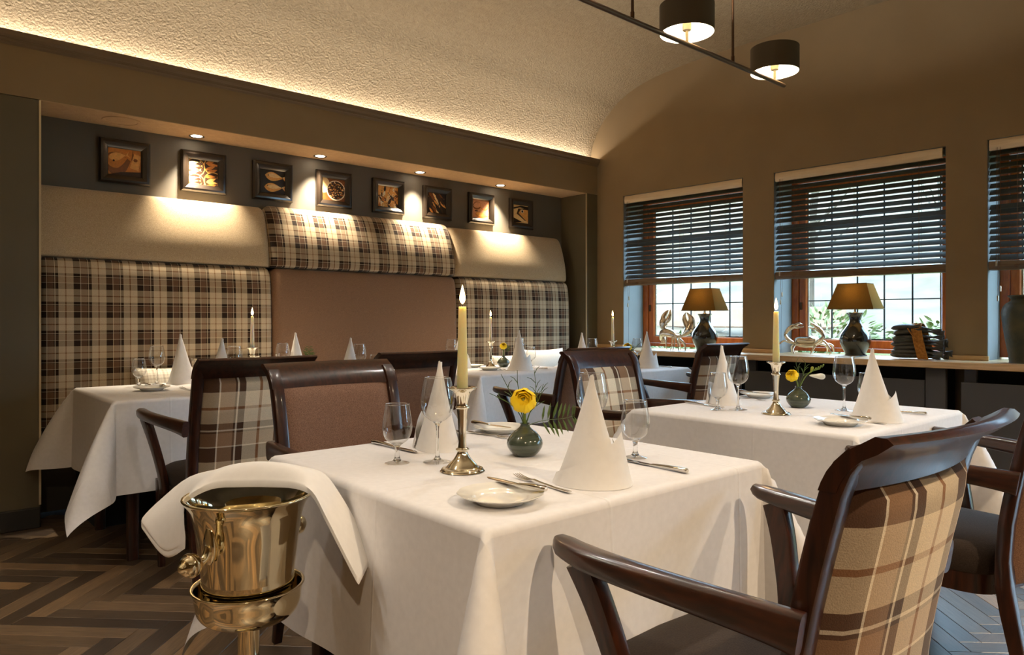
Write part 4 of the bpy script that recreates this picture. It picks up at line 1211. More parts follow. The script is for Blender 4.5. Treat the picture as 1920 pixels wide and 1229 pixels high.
put_mesh('fork', FK, 'fork by the rear side plate, right table', 'fork', G_C, 2.985, 1.745, math.radians(184))
put_mesh('butter_knife', BK, 'butter knife across the rear side plate, right table', 'knife', G_C, 3.080, 1.775, math.radians(180), TZ + 0.020)
# --- left niche table
lit(1.660, 4.20, 'on the left niche table', CW)
put(HG, 'short-stemmed glass on the left niche table, near the table end', 1.078, 4.32)
put(WG, 'tall wine glass on the left niche table, left of the whole napkin cone', 1.184, 4.375)
put(WG, 'tall wine glass above the plaid armchair back, beside a napkin tip', 1.500, 4.050)
put(WG, 'tall wine glass above the plaid armchair back, before the brown bench panel', 1.913, 4.350)
put(WG, 'tall wine glass above the brown-faced armchair, beside a napkin tip', 2.200, 3.900)
put(HG, 'short-stemmed glass just above the brown-faced armchair', 2.275, 3.840)
put_mesh('napkin', napkin_mesh(0.285, 0.078, (-0.03, 0.03), 5, 0.30), 'white napkin cone standing whole in view on the left niche table', 'napkin', G_N, 1.31, 4.345, 1.2)
put_mesh('napkin', napkin_mesh(0.270, 0.072, (0.02, 0.0), 6, 0.36), 'napkin tip above the plaid armchair, left of the white candle', 'napkin', G_N, 1.36, 3.86, 0.4)
put_mesh('napkin', napkin_mesh(0.285, 0.074, (-0.03, 0.02), 7, 0.36), 'napkin tip before the brown bench panel, near the fern leaf', 'napkin', G_N, 2.00, 4.34, 0.9)
put_mesh('napkin', napkin_mesh(0.262, 0.072, (0.02, 0.0), 8, 0.36), 'napkin tip above the brown-faced armchair', 'napkin', G_N, 2.06, 3.76, 0.2)
put(PLT, 'white side plate on the left niche table', 1.062, 4.010, 0.3)
put_mesh('butter_knife', BK, 'butter knife on the plate of the left niche table', 'knife', G_C, 1.115, 4.030, math.radians(-10), TZ + 0.020)
put_mesh('fork', FK, 'fork on the left niche table beside the plaid armchair', 'fork', G_C, 1.211, 3.960, math.radians(-2))
put_mesh('table_knife', KN, 'table knife on the left niche table behind the short-stemmed glass', 'knife', G_C, 1.130, 4.30, math.radians(180))
# --- table before the right bench
lit(3.487, 4.200, 'on the table before the right bench', CW)
put(HG, 'short-stemmed glass before the checked cushion', 3.85, 4.14)
put(WG, 'tall wine glass behind the napkin cone before the right bench', 3.80, 4.22)
put(WG, 'tall wine glass before the edge of the brown bench panel', 3.235, 4.36)
put_mesh('napkin', napkin_mesh(0.290, 0.078, (0.0, 0.02), 9, 0.40), 'white napkin cone before the right bench, beside the small yellow flower', 'napkin', G_N, 3.475, 3.86, -0.6)
put_mesh('napkin', napkin_mesh(0.290, 0.074, (0.02, 0.0), 10, 0.36), 'white napkin cone behind the tall ivory candle', 'napkin', G_N, 3.305, 4.34, 0.4)
put(PLT, 'white side plate before the right bench', 3.33, 4.02, 0.2)
put(PLT, 'white side plate behind the white candle before the right bench', 3.42, 4.33, 0.2)
put_mesh('fork', FK, 'fork before the right bench, left of the napkin cone', 'fork', G_C, 3.365, 3.88, math.radians(-6))
put_mesh('table_knife', KN, 'table knife before the right bench, right of the napkin cone', 'knife', G_C, 3.70, 3.90, math.radians(-8))
# --- corner table
lit(4.27, 3.665, 'on the corner table', CW)
put(WG, 'tall wine glass on the corner table, beside the farthest napkin tip', 4.25, 3.86)
put(WG, 'tall wine glass on the corner table, before the lobster figure', 4.49, 3.60)
put_mesh('napkin', napkin_mesh(0.265, 0.072, (-0.03, 0.0), 11, 0.36), 'farthest napkin tip, on the corner table', 'napkin', G_N, 4.175, 3.90, 0.5)
put_mesh('napkin', napkin_mesh(0.278, 0.072, (0.0, 0.0), 12, 0.42), 'white napkin cone on the corner table, before the window frame', 'napkin', G_N, 4.385, 3.425, -0.5)
put_mesh('table_knife', KN, 'table knife on the corner table', 'knife', G_C, 4.52, 3.40, math.radians(-6))

# ================================================================== small vases and flowers
def small_vase():
    m = MB(); m.lathe(catmull([(0, 0), (0.024, 0.0), (0.036, 0.008), (0.0475, 0.026), (0.0465, 0.042), (0.034, 0.060), (0.019, 0.072), (0.0125, 0.080), (0.0125, 0.084), (0.0145, 0.0865), (0.0115, 0.086), (0.010, 0.078), (0.0, 0.07)], 4), 36,
                      mod=lambda a, r, z: 1 + 0.006 * math.sin(z * 620))
    return m.mesh('bud_vase', M_['vase_green'], 60)
BV = small_vase()
def petal_mesh(w, h, curl):
    m = MB()
    def f(u, v):
        a = (u - 0.5) * 2; ww = w * math.sin(math.pi * min(1, 0.12 + 0.80 * v)) ** 0.7
        ang = curl * v * 1.5
        return (a * ww / 2, h * math.sin(ang) / max(curl * 1.5, 0.01) - 0.10 * h * a * a * 0 , h * (1 - math.cos(ang)) / max(curl * 1.5, 0.01) + 0.18 * w * a * a * 0)
    m.grid(f, 6, 8)
    return m
def cup_petal(R, h, span, tilt):
    """petal as a patch of a cupped shell of radius R"""
    m = MB()
    def f(u, v):
        a = (u - 0.5) * span * (0.55 + 0.45 * math.sin(math.pi * (0.15 + 0.7 * v)))
        th = -1.25 + v * h
        rr = R * (1 + 0.04 * math.cos(6 * u))
        return (rr * math.cos(th) * math.sin(a), -rr * math.cos(th) * math.cos(a), rr * math.sin(th))
    m.grid(f, 8, 8)
    return m.mesh('petal', M_['petal_yellow'], 80)
PET = [cup_petal(1.0, 2.05, 1.35, 0), cup_petal(0.80, 2.15, 1.4, 0), cup_petal(0.60, 2.2, 1.5, 0), cup_petal(0.42, 2.3, 1.6, 0), cup_petal(0.25, 2.3, 1.8, 0)]
def ranunculus(label, base, head, R, face=(-0.5, -0.7, 0.5), group='yellow flowers'):
    t = thing('ranunculus', label, 'flower', base, 0, group)
    b = Vector(base); h = Vector(head) - b
    s = MB(); s.tube(catmull([(0, 0, -0.012), (h.x * 0.3, h.y * 0.3, h.z * 0.55), (h.x, h.y, h.z - R * 0.5)], 5), 0.0042 * (R / 0.033), 8); s.obj('stem', M_['stem_green'], t, smooth=60)
    q = Vector((0, 0, 1)).rotation_difference(Vector(face).normalized())
    for ring, (n_, sc) in enumerate(((7, 1.0), (7, 1.0), (6, 1.0), (5, 1.0), (4, 1.0))):
        for k in range(n_):
            p = link('petal', PET[ring], t, h)
            p.rotation_mode = 'QUATERNION'
            a = 2 * math.pi * (k + 0.5 * (ring % 2)) / n_ + ring * 0.3
            p.rotation_quaternion = q @ Euler((-0.10 + 0.10 * math.sin(k * 2.1 + ring), 0, a)).to_quaternion()
            p.scale = (R, R, R * (0.80 + 0.05 * ring))
    c = MB(); c.lathe(catmull([(0, R * 0.25), (R * 0.12, R * 0.22), (R * 0.16, R * 0.1), (0, 0)], 3), 10, Matrix.Translation(h) @ q.to_matrix().to_4x4()); c.obj('heart', M_['bud_green'], t, smooth=60)
    return t
def leaflet(mb, p, d, l, w, nrm):
    d = Vector(d).normalized(); s = d.cross(Vector(nrm)).normalized()
    P = Vector(p); up = s.cross(d)
    pts = [P, P + d * l * 0.35 + s * w, P + d * l * 0.75 + s * w * 0.7 - up * l * 0.04, P + d * l - up * l * 0.1, P + d * l * 0.75 - s * w * 0.7 - up * l * 0.04, P + d * l * 0.35 - s * w]
    mid = P + d * l * 0.5 + up * w * 0.3
    mb.add(pts + [mid], [(0, 1, 6), (1, 2, 6), (2, 3, 6), (3, 4, 6), (4, 5, 6), (5, 0, 6)])
RIGHT = Vector((math.sin(TH), -math.cos(TH), 0)); FWD = Vector((math.cos(TH), math.sin(TH), 0)); UP = Vector((0, 0, 1))
def fern(label, base, ctrl, l0, group='sprigs of greenery', mat='leaf_dark', n=12):
    t = thing('fern_frond', label, 'leaf', base, 0, group)
    P = catmull([(0, 0, -0.01)] + [tuple(c) for c in ctrl], 6)
    s = MB(); s.tube(P, [0.0014 * (1 - 0.7 * i / len(P)) for i in range(len(P))], 5); s.obj('stalk', M_[mat], t)
    m = len(P)
    for k in range(n):
        i = int(m * (0.42 + 0.55 * k / (n - 1))); i = min(i, m - 2)
        p = Vector(P[i]); d = (Vector(P[i + 1]) - Vector(P[i - 1])).normalized()
        side = d.cross(FWD).normalized()
        for sg in (-1, 1):
            f = MB(); l = l0 * (1 - 0.6 * abs(k / (n - 1) - 0.3))
            leaflet(f, p, side * sg + d * 0.35 + FWD * random.uniform(-0.25, 0.25), l, l * 0.075, FWD * -1 + UP * 0.2)
            f.obj('leaflet', M_[mat], t)
    return t
def twig(label, base, ctrl, twigs, group='sprigs of greenery'):
    t = thing('twig', label, 'twig', base, 0, group)
    P = catmull([(0, 0, -0.01)] + [tuple(c) for c in ctrl], 5)
    s = MB(); s.tube(P, [0.0016 * (1 - 0.6 * i / len(P)) for i in range(len(P))], 5)
    for k in range(twigs):
        i = int(len(P) * (0.5 + 0.45 * k / max(1, twigs))); i = min(i, len(P) - 2)
        p = Vector(P[i]); d = (Vector(P[i + 1]) - Vector(P[i])).normalized()
        q = p + d * 0.018 + RIGHT * random.choice((-1, 1)) * random.uniform(0.012, 0.022) + UP * random.uniform(-0.004, 0.012)
        s.tube([p, (p + q) / 2 + d * 0.004, q], [0.0011, 0.001, 0.0005], 5)
    s.obj('branch', M_['leaf_dark'], t)
    return t
def vec(r, u, f=0.0): return RIGHT * r + UP * u + FWD * f
# front table
vx, vy = 1.304, 1.427
put_mesh('bud_vase', BV, 'round grey-green bud vase on the front table', 'vase', 'grey-green bud vases', vx, vy, 0)
top = Vector((vx, vy, TZ + 0.082))
ranunculus('large yellow ranunculus in the front vase', top, top + vec(-0.004, 0.066, -0.012), 0.0345, tuple(-FWD * 0.85 + UP * 0.5))
fern('long green fern frond in the front vase, drooping right', top, [vec(0.02, 0.006, -0.02), vec(0.06, 0.016, -0.02), vec(0.10, 0.018, -0.01), vec(0.135, 0.024, 0.0)], 0.052, n=8)
twig('bare green twig in the front vase, leaning left', top, [vec(-0.015, 0.03), vec(-0.045, 0.06), vec(-0.095, 0.085)], 3)
twig('bare green twig in the front vase, rising left of the flower', top, [vec(-0.012, 0.04), vec(-0.04, 0.09), vec(-0.064, 0.136)], 2)
twig('bare green twig in the front vase, upright behind the flower', top, [vec(-0.004, 0.05, 0.02), vec(-0.018, 0.10, 0.03), vec(-0.020, 0.145, 0.03)], 2)
twig('branching green twig in the front vase, right of the flower', top, [vec(0.016, 0.04, 0.01), vec(0.030, 0.085, 0.02), vec(0.026, 0.145, 0.02)], 6)
twig('short green twig in the front vase, bent to the right', top, [vec(0.012, 0.03), vec(0.034, 0.06), vec(0.050, 0.11)], 5)
# right table
vx, vy = 2.875, 1.459
put_mesh('bud_vase', BV, 'round grey-green bud vase with a white freesia on the right table', 'vase', 'grey-green bud vases', vx, vy, 0.5)
top = Vector((vx, vy, TZ + 0.082))
ranunculus('yellow ranunculus in the vase on the right table', top, top + vec(-0.030, 0.050, -0.01), 0.026, tuple(-FWD * 0.6 + UP * 0.5 - RIGHT * 0.5))
fr = thing('freesia', 'white freesia with yellow-green buds on the right table', 'flower', top)
s = MB(); P = catmull([(0, 0, -0.012), tuple(vec(0.022, 0.035)), tuple(vec(0.050, 0.065)), tuple(vec(0.090, 0.078))], 5); s.tube(P, 0.0022, 7); s.obj('stem', M_['stem_green'], fr, smooth=60)
def bud(mat, a, b, r, name):
    A, B = Vector(a), Vector(b); d = B - A; q = Vector((0, 0, 1)).rotation_difference(d.normalized()).to_matrix().to_4x4()
    m = MB(); l = d.length; m.lathe(catmull([(0, 0), (r * 0.35, l * 0.12), (r * 0.6, l * 0.35), (r, l * 0.7), (r * 0.8, l * 0.92), (0, l)], 3), 12, Matrix.Translation(A) @ q); return m.obj(name, M_[mat], fr, smooth=70)
bud('petal_white', vec(0.044, 0.050), vec(0.108, 0.046, -0.01), 0.0125, 'blossom')
bud('bud_green', vec(0.050, 0.060), vec(0.060, 0.088), 0.006, 'bud')
for k in range(5): bud('stem_green', vec(0.058 + 0.010 * k, 0.066 + 0.004 * k), vec(0.066 + 0.010 * k, 0.078 + 0.005 * k), 0.0045 - 0.0004 * k, 'bud')
twig('thin green twig upright in the right table vase', top, [vec(0.004, 0.03), vec(0.002, 0.06), vec(-0.012, 0.105)], 6)
twig('thin green twig leaning right in the right table vase', top, [vec(0.012, 0.03), vec(0.022, 0.06), vec(0.030, 0.105)], 6)
# niche tables
for (vx, vy, lv, lf, lfern) in ((3.615, 4.20, 'round grey-green bud vase before the right bench', 'small yellow ranunculus before the right bench', 'dark leaf sprig behind the yellow flower before the right bench'),
                        (2.00, 4.20, 'bud vase hidden behind the plaid armchair', None, 'fern leaf peeping over the plaid armchair before the brown bench panel'),
                        (4.32, 3.56, 'bud vase on the corner table behind the chair backs', 'small yellow ranunculus low over the chair backs, corner table', 'thin green sprig on the corner table beside the yellow flower')):
    put_mesh('bud_vase', BV, lv, 'vase', 'grey-green bud vases', vx, vy, 0.9)
    top = Vector((vx, vy, TZ + 0.082))
    if lf: ranunculus(lf, top, top + vec(0.0, 0.080 if vx < 4 else 0.074, -0.01), 0.028 if vx < 4 else 0.032, tuple(-FWD * 0.7 + UP * 0.6))
    fern(lfern, top, [vec(0.01, 0.03), vec(0.022, 0.06), vec(0.034, 0.085)], 0.04, n=9)
    if vx > 4:
        twig('thin twig left of the flower on the corner table', top, [vec(-0.02, 0.03), vec(-0.06, 0.06), vec(-0.10, 0.085)], 5)
        twig('thin twig right of the flower on the corner table', top, [vec(0.02, 0.03), vec(0.05, 0.06), vec(0.09, 0.10)], 5)
    elif lf is None:
        fern('second fern leaf beside the first, before the brown bench panel', top, [vec(0.005, 0.04), vec(0.012, 0.08), vec(0.016, 0.115)], 0.04, n=9)

# ================================================================== pendant bar lamp
PB_Y, PB_Z = 1.845, 2.32
t = thing('bar_pendant', 'long dark bar pendant with drum shades under the vault', 'ceiling lamp', (2.2, PB_Y, PB_Z), 0, 'bar pendants under the vault')
m = MB(); m.tube([(-1.30, 0, 0), (1.285, 0, 0)], 0.0105, 12); m.lathe([(0, 0), (0.0105, 0)], 12); m.obj('bar', M_['bronze_dark'], t, smooth=50)
for x in (-0.665, 0.07, 0.805):
    m = MB(); m.tube([(x, 0, 0.010), (x, 0, 1.008)], 0.0062, 8); m.lathe([(0.0062, 0.035), (0.0085, 0.034), (0.0085, 0.008), (0.0062, 0.006)], 8, Matrix.Translation((x, 0, 0))); m.obj('hanging_rod', M_['bronze_dark'], t, smooth=50)
    m = MB(); m.lathe([(0, 1.012), (0.045, 1.011), (0.045, 0.99), (0.008, 0.982)], 20, Matrix.Translation((x, 0, 0))); m.obj('ceiling_rose', M_['bronze_dark'], t, smooth=40)
for x in (-1.06, -0.31, 0.44, 1.19):
    T_ = Matrix.Translation((x, 0, 0))
    m = MB(); R_ = 0.117
    m.lathe([(R_, 0.045), (R_, 0.168), (R_ - 0.002, 0.168), (R_ - 0.002, 0.045), (R_, 0.045)], 40, T_); sh = m.obj('shade', M_['shade_dark'], t, smooth=40)
    m = MB(); m.lathe([(R_ - 0.0025, 0.0465), (R_ - 0.0025, 0.1665)], 40, T_); m.obj('shade_lining', M_['shade_white'], sh, smooth=60)
    m = MB(); m.lathe([(0, 0.010), (0.007, 0.010), (0.007, 0.055), (0.019, 0.058), (0.021, 0.085), (0.012, 0.088), (0, 0.088)], 16, T_); m.obj('socket', M_['socket_white'], t, smooth=40)
    m = MB(); m.lathe(catmull([(0, 0.088), (0.012, 0.09), (0.022, 0.105), (0.026, 0.122), (0.018, 0.140), (0, 0.147)], 4), 16, T_); m.obj('bulb', M_['bulb_glow'], t, smooth=70)
    m = MB()
    for q in range(3):
        a = 2 * math.pi * q / 3; m.tube([(0.018 * math.cos(a), 0.018 * math.sin(a), 0.075), ((R_ - 0.003) * math.cos(a), (R_ - 0.003) * math.sin(a), 0.075)], 0.0015, 5, T_)
    m.obj('spider', M_['socket_white'], t)
    lamp('POINT', 'pendant_light', (x, 0, 0.126), P_PENDANT, WARM, t, shadow_soft_size=0.03)

remember(t)
dup(t, 'second bar pendant with drum shades, over the far end of the room', (-1.15, PB_Y, PB_Z), 0.0)  # unseen copy, added for light from the left and above

# ================================================================== things on the window sill
def sill(a, b): return wpt(a, b, SILL_Z)
def table_lamp(label, a, b):
    t = thing('table_lamp', label, 'table lamp', sill(a, b), WROT, 'table lamps on the sill')
    m = MB(); m.lathe(catmull([(0, 0), (0.064, 0.0), (0.068, 0.008), (0.076, 0.03), (0.098, 0.075), (0.106, 0.115), (0.098, 0.155), (0.070, 0.20), (0.046, 0.235), (0.040, 0.262), (0.046, 0.288), (0.060, 0.308), (0.056, 0.310), (0.0, 0.302)], 4), 36); m.obj('base', M_['lamp_black'], t, smooth=60)
    m = MB(); m.lathe([(0, 0.302), (0.020, 0.303), (0.020, 0.312), (0.010, 0.316), (0.010, 0.345), (0.018, 0.348), (0.018, 0.375), (0, 0.376)], 14); m.obj('neck', M_['chrome'], t, smooth=40)
    z0, z1, w0, w1, d0, d1 = 0.338, 0.522, 0.163, 0.102, 0.105, 0.066
    m = MB()
    for (zz, w_, d_) in ((0, 0, 0),): pass
    def ring(z, w_, d_): return [(-w_, -d_, z), (w_, -d_, z), (w_, d_, z), (-w_, d_, z)]
    m.loft([ring(z0, w0, d0), ring(z1, w1, d1), ring(z1, w1 - 0.002, d1 - 0.002), ring(z0, w0 - 0.002, d0 - 0.002), ring(z0, w0, d0)], True, False); sh = m.obj('lamp_shade', M_['shade_silk'], t)
    m = MB()
    for z, w_, d_ in ((z0, w0 + 0.0005, d0 + 0.0005), (z1, w1 + 0.0005, d1 + 0.0005)):
        m.tube([(-w_, -d_, z), (w_, -d_, z), (w_, d_, z), (-w_, d_, z), (-w_, -d_, z)], 0.0018, 5)
    m.obj('shade_binding', M_['shade_dark'], sh)
    m = MB(); m.lathe(catmull([(0, 0.376), (0.010, 0.378), (0.022, 0.40), (0.022, 0.42), (0, 0.44)], 3), 14); m.obj('bulb', M_['bulb_glow'], t, smooth=70)
    lamp('POINT', 'table_lamp_light', (0, 0, 0.45), P_TABLELAMP, WARM, t, shadow_soft_size=0.02)
    m = MB(); m.tube(catmull([(0.06, 0.03, 0.006), (0.09, -0.03, 0.004), (0.10, -0.15, 0.004), (0.11, -0.30, 0.003)], 5), 0.0028, 6); m.obj('cord', M_['cord_black'], t, smooth=60)
    return t
table_lamp('black vase lamp with gold shade between lobster figure and wall pier', 1.12, 0.06)
table_lamp('black vase lamp with gold shade between crab figure and fish figure', 2.335, 0.10)

# --- silver lobster: local x runs along the sill, z up
S4 = 0.0004
lob = thing('lobster_figure', 'silver lobster figure raising two claws on the sill', 'figure', sill(0.955, -0.15), WROT, 'silver sea creatures')
def LP(cx, cy, d=0.0): return ((cx - 400) * S4, d, (1040 - cy) * S4)
def blob(name, pts, rad, parent, mat='sculpture_silver', seg=12, flat=None):
    m = MB(); P = catmull(pts, 4); R = [r[0] for r in catmull([(r,) for r in rad], 4)]
    m.tube(P, [max(r, 0.0006) for r in R], seg)
    return m.obj(name, M_[mat], parent, smooth=60)
blob('carapace', [LP(500, 720, 0.02), LP(440, 720, 0.0), LP(340, 680, -0.01), LP(220, 660, -0.005), LP(120, 690, 0.0)], [0.006, 0.022, 0.034, 0.040, 0.034], lob)
for k in range(5):
    x = 110 - 28 * k
    blob('tail_segment', [LP(x + 22, 690 + k * 22, 0.012 * k), LP(x - 14, 712 + k * 24, 0.014 * k + 0.004)], [0.036 - 0.003 * k, 0.030 - 0.003 * k], lob)
for k in range(5):
    blob('tail_fan', [LP(60, 760, 0.05), LP(120 + 16 * k - 40, 850 + 8 * (k % 2), 0.02), LP(100 + 18 * k - 40, 900, 0.0)], [0.010, 0.014, 0.002], lob)
def claw(arm, body, tip1, tip2):
    c = blob('claw', arm + body, [0.012, 0.014, 0.012, 0.026, 0.036, 0.022], lob)
    blob('pincer', tip1[0], tip1[1], c); blob('pincer', tip2[0], tip2[1], c)
    return c
claw([LP(210, 760, -0.02), LP(190, 690, -0.02), LP(180, 610, -0.02)], [LP(165, 540, -0.02), LP(180, 440, -0.02), LP(215, 350, -0.02)],
     ([LP(190, 440, -0.02), LP(180, 340, -0.02), LP(235, 250, -0.02), LP(300, 180, -0.02)], [0.030, 0.024, 0.016, 0.003]),
     ([LP(240, 440, -0.02), LP(290, 390, -0.02), LP(335, 290, -0.02), LP(345, 175, -0.02)], [0.018, 0.020, 0.015, 0.003]))
claw([LP(460, 720, -0.02), LP(560, 740, -0.02), LP(640, 720, -0.02)], [LP(720, 670, -0.02), LP(800, 580, -0.02), LP(820, 500, -0.02)],
     ([LP(790, 560, -0.02), LP(720, 440, -0.02), LP(680, 340, -0.02), LP(715, 240, -0.02)], [0.030, 0.024, 0.016, 0.003]),
     ([LP(830, 540, -0.02), LP(860, 430, -0.02), LP(830, 330, -0.02), LP(745, 245, -0.02)], [0.034, 0.028, 0.018, 0.003]))
for (a, b, c) in (((390, 760, -0.02), (415, 920, -0.04), (395, 1036, -0.05)), ((440, 760, -0.02), (495, 900, -0.05), (470, 1036, -0.06)), ((490, 760, -0.02), (580, 890, -0.05), (612, 1036, -0.06)), ((500, 750, 0.0), (620, 900, 0.03), (655, 1036, 0.02)), ((420, 760, 0.02), (450, 900, 0.06), (440, 1036, 0.07)), ((470, 760, 0.02), (540, 900, 0.06), (560, 1036, 0.07)), ((220, 740, 0.0), (200, 900, 0.0), (210, 1036, 0.01))):
    blob('leg', [LP(*a), LP(*b), LP(*c)], [0.008, 0.006, 0.003], lob, seg=8)
blob('feeler', [LP(470, 700, -0.03), LP(560, 670, -0.05), LP(640, 690, -0.05), LP(600, 740, -0.05), LP(480, 745, -0.04)], [0.004, 0.004, 0.004, 0.003, 0.002], lob, seg=6)

# --- silver crab
S3 = 0.0002956
crab = thing('crab_figure', 'silver crab figure with arched claws on the sill', 'figure', sill(1.985, 0.075), WROT, 'silver sea creatures')
def CP(cx, cy, d=0.0): return ((cx - 760) * S3, d, (1030 - cy) * S3)
m = MB()
rings = []
for i in range(13):
    u = -1 + 2 * i / 12; w_ = math.sqrt(max(0, 1 - abs(u) ** 2.6)); x = (780 + u * 335 - 760) * S3
    r_ = []
    for j in range(16):
        a = 2 * math.pi * j / 16; zz = math.sin(a)
        r_.append((x, math.cos(a) * 0.055 * w_ + 0.004, (1030 - 680) * S3 + zz * w_ * (0.034 if zz > 0 else 0.030)))
    rings.append(r_)
m.loft(rings, True, True); m.obj('shell', M_['sculpture_silver'], crab, smooth=60)
m = MB(); m.tube([CP(470, 775, -0.01), CP(620, 800, -0.02), CP(780, 810, -0.02), CP(940, 800, -0.02), CP(1060, 775, -0.01)], [0.008, 0.014, 0.018, 0.014, 0.008], 10); m.obj('belly', M_['sculpture_silver'], crab, smooth=60)
for arm, t1, t2 in (([CP(530, 770, -0.03), CP(410, 700, -0.05), CP(320, 610, -0.055), CP(290, 520, -0.055), CP(370, 400, -0.055), CP(480, 330, -0.055), CP(560, 305, -0.055)], [CP(540, 300, -0.055), CP(640, 250, -0.055), CP(750, 268, -0.055)], [CP(520, 330, -0.055), CP(640, 345, -0.055), CP(770, 325, -0.055)]),
                    ([CP(1000, 770, -0.03), CP(1140, 700, -0.05), CP(1235, 630, -0.055), CP(1275, 560, -0.055), CP(1220, 440, -0.055), CP(1140, 370, -0.055), CP(1080, 330, -0.055)], [CP(1100, 330, -0.055), CP(1010, 262, -0.055), CP(925, 268, -0.055)], [CP(1110, 370, -0.055), CP(1000, 370, -0.055), CP(890, 325, -0.055)])):
    c = blob('claw', arm, [0.010, 0.014, 0.014, 0.012, 0.017, 0.020, 0.014], crab)
    blob('pincer', t1, [0.011, 0.009, 0.002], c); blob('pincer', t2, [0.011, 0.009, 0.002], c)
for pts in ([(450, 760, -0.01), (330, 735, -0.03), (230, 700, -0.05), (60, 870, -0.07), (95, 1030, -0.07)], [(420, 770, 0.01), (370, 790, 0.03), (280, 860, 0.05), (290, 1030, 0.06)], [(500, 790, -0.01), (470, 840, -0.02), (470, 930, -0.04), (520, 1030, -0.05)], [(440, 770, 0.02), (340, 760, 0.05), (240, 820, 0.08), (220, 1030, 0.09)],
            [(1020, 790, -0.01), (990, 880, -0.03), (960, 960, -0.04), (940, 1030, -0.05)], [(1110, 770, 0.01), (1180, 790, 0.03), (1230, 860, 0.05), (1195, 1030, 0.06)], [(1080, 765, -0.01), (1190, 730, -0.03), (1290, 690, -0.05), (1480, 910, -0.07), (1440, 1030, -0.07)], [(1100, 770, 0.02), (1220, 760, 0.05), (1320, 820, 0.08), (1340, 1030, 0.09)]):
    blob('leg', [CP(*p) for p in pts], [0.009] + [0.0075] * (len(pts) - 2) + [0.002], crab, seg=8)

# --- bundle of carved fish tied with rope
fish = thing('fish_bundle', 'dark carved fish stacked and tied with ochre rope on the sill', 'figure', sill(2.815, -0.12), WROT)
rf = random.Random(4)
for k in range(15):
    lay = k // 2; front = k % 2 == 0
    z = 0.020 + 0.0245 * lay; arch = 0.020 if lay >= 6 else 0.006
    l_ = rf.uniform(0.285, 0.325); x0 = -0.150 + rf.uniform(-0.014, 0.014); d_ = (-0.018 if front else 0.045) + rf.uniform(-0.008, 0.008)
    dz = rf.uniform(-0.004, 0.004); tilt_ = rf.uniform(-0.05, 0.05); rings = []
    for i in range(19):
        s_ = i / 18; x = x0 + l_ * s_
        if s_ < 0.82:
            q = s_ / 0.82; body = (math.sin(math.pi * q ** 0.62) ** 0.75) * (1 - 0.25 * q)
            hgt, wid = 0.0035 + 0.0175 * body, 0.003 + 0.036 * body
        else:
            q = (s_ - 0.82) / 0.18; hgt, wid = 0.0045 + 0.017 * q ** 1.2, 0.006
        zc = z + dz + tilt_ * (x - 0) + arch * (1 - (2 * s_ - 0.9) ** 2)
        rings.append([(x + (0.010 * abs(math.sin(2 * math.pi * j / 12)) if s_ > 0.98 else 0), d_ + wid * math.cos(2 * math.pi * j / 12), max(0.0008, zc + hgt * math.sin(2 * math.pi * j / 12))) for j in range(12)])
    f = MB(); f.loft(rings, True, True); fo = f.obj('fish', M_['fish_stone'], fish, smooth=50)
    if front:
        f = MB(); cx = x0 + l_ * 0.12
        f.lathe(catmull([(0, 0.0), (0.004, 0.001), (0.004, 0.003), (0, 0.005)], 2), 8, Matrix.Translation((cx, d_ - 0.022, z + dz + tilt_ * cx + arch * 0.5 + 0.008)) @ Matrix.Rotation(math.pi / 2, 4, 'X')); f.obj('eye', M_['lamp_black'], fo, smooth=60)
        f = MB(); m0 = Vector((x0 + l_ * 0.45, d_ - 0.01, z + dz + arch * 0.9)); f.add([m0 + Vector((0, -0.022, 0.012)), m0 + Vector((0.05, -0.026, 0.020)), m0 + Vector((0.062, -0.024, 0.008)), m0 + Vector((0.03, -0.024, 0.004))], [(0, 1, 2, 3)]); f.obj('fin', M_['fish_stone'], fo)
for k in range(7):
    x = -0.005 + 0.009 * k; 
    m = MB(); m.tube(catmull([(x + 0.028, -0.062, 0.005), (x + 0.014, -0.066, 0.07), (x - 0.004, -0.064, 0.150), (x - 0.022, -0.024, 0.222 + 0.003 * (k % 3)), (x - 0.026, 0.05, 0.226), (x - 0.01, 0.094, 0.15), (x + 0.01, 0.098, 0.05), (x + 0.02, 0.096, 0.004)], 4), 0.0048, 6); m.obj('rope', M_['rope'], fish, smooth=60)
m = MB(); m.tube(catmull([(-0.055, -0.035, 0.215), (-0.030, -0.064, 0.185), (0.0, -0.074, 0.150), (0.018, -0.076, 0.138), (0.012, -0.078, 0.120)], 4), 0.0042, 6); m.obj('rope', M_['rope'], fish, smooth=60)

# --- large urn at the picture edge
u = thing('urn', 'large mottled green urn on the sill, cut by the picture edge', 'urn', sill(3.425, -0.11), WROT)
m = MB(); m.lathe(catmull([(0, 0), (0.100, 0), (0.104, 0.008), (0.112, 0.06), (0.130, 0.17), (0.143, 0.27), (0.142, 0.32), (0.125, 0.355), (0.100, 0.372), (0.094, 0.384), (0.112, 0.402), (0.110, 0.408)], 4), 40); m.obj('body', M_['urn_green'], u, smooth=60)
m = MB(); m.lathe([(0.110, 0.408), (0.096, 0.400), (0.085, 0.38), (0.085, 0.25), (0, 0.2)], 40); m.obj('mouth', M_['dark_void'], u, smooth=60)

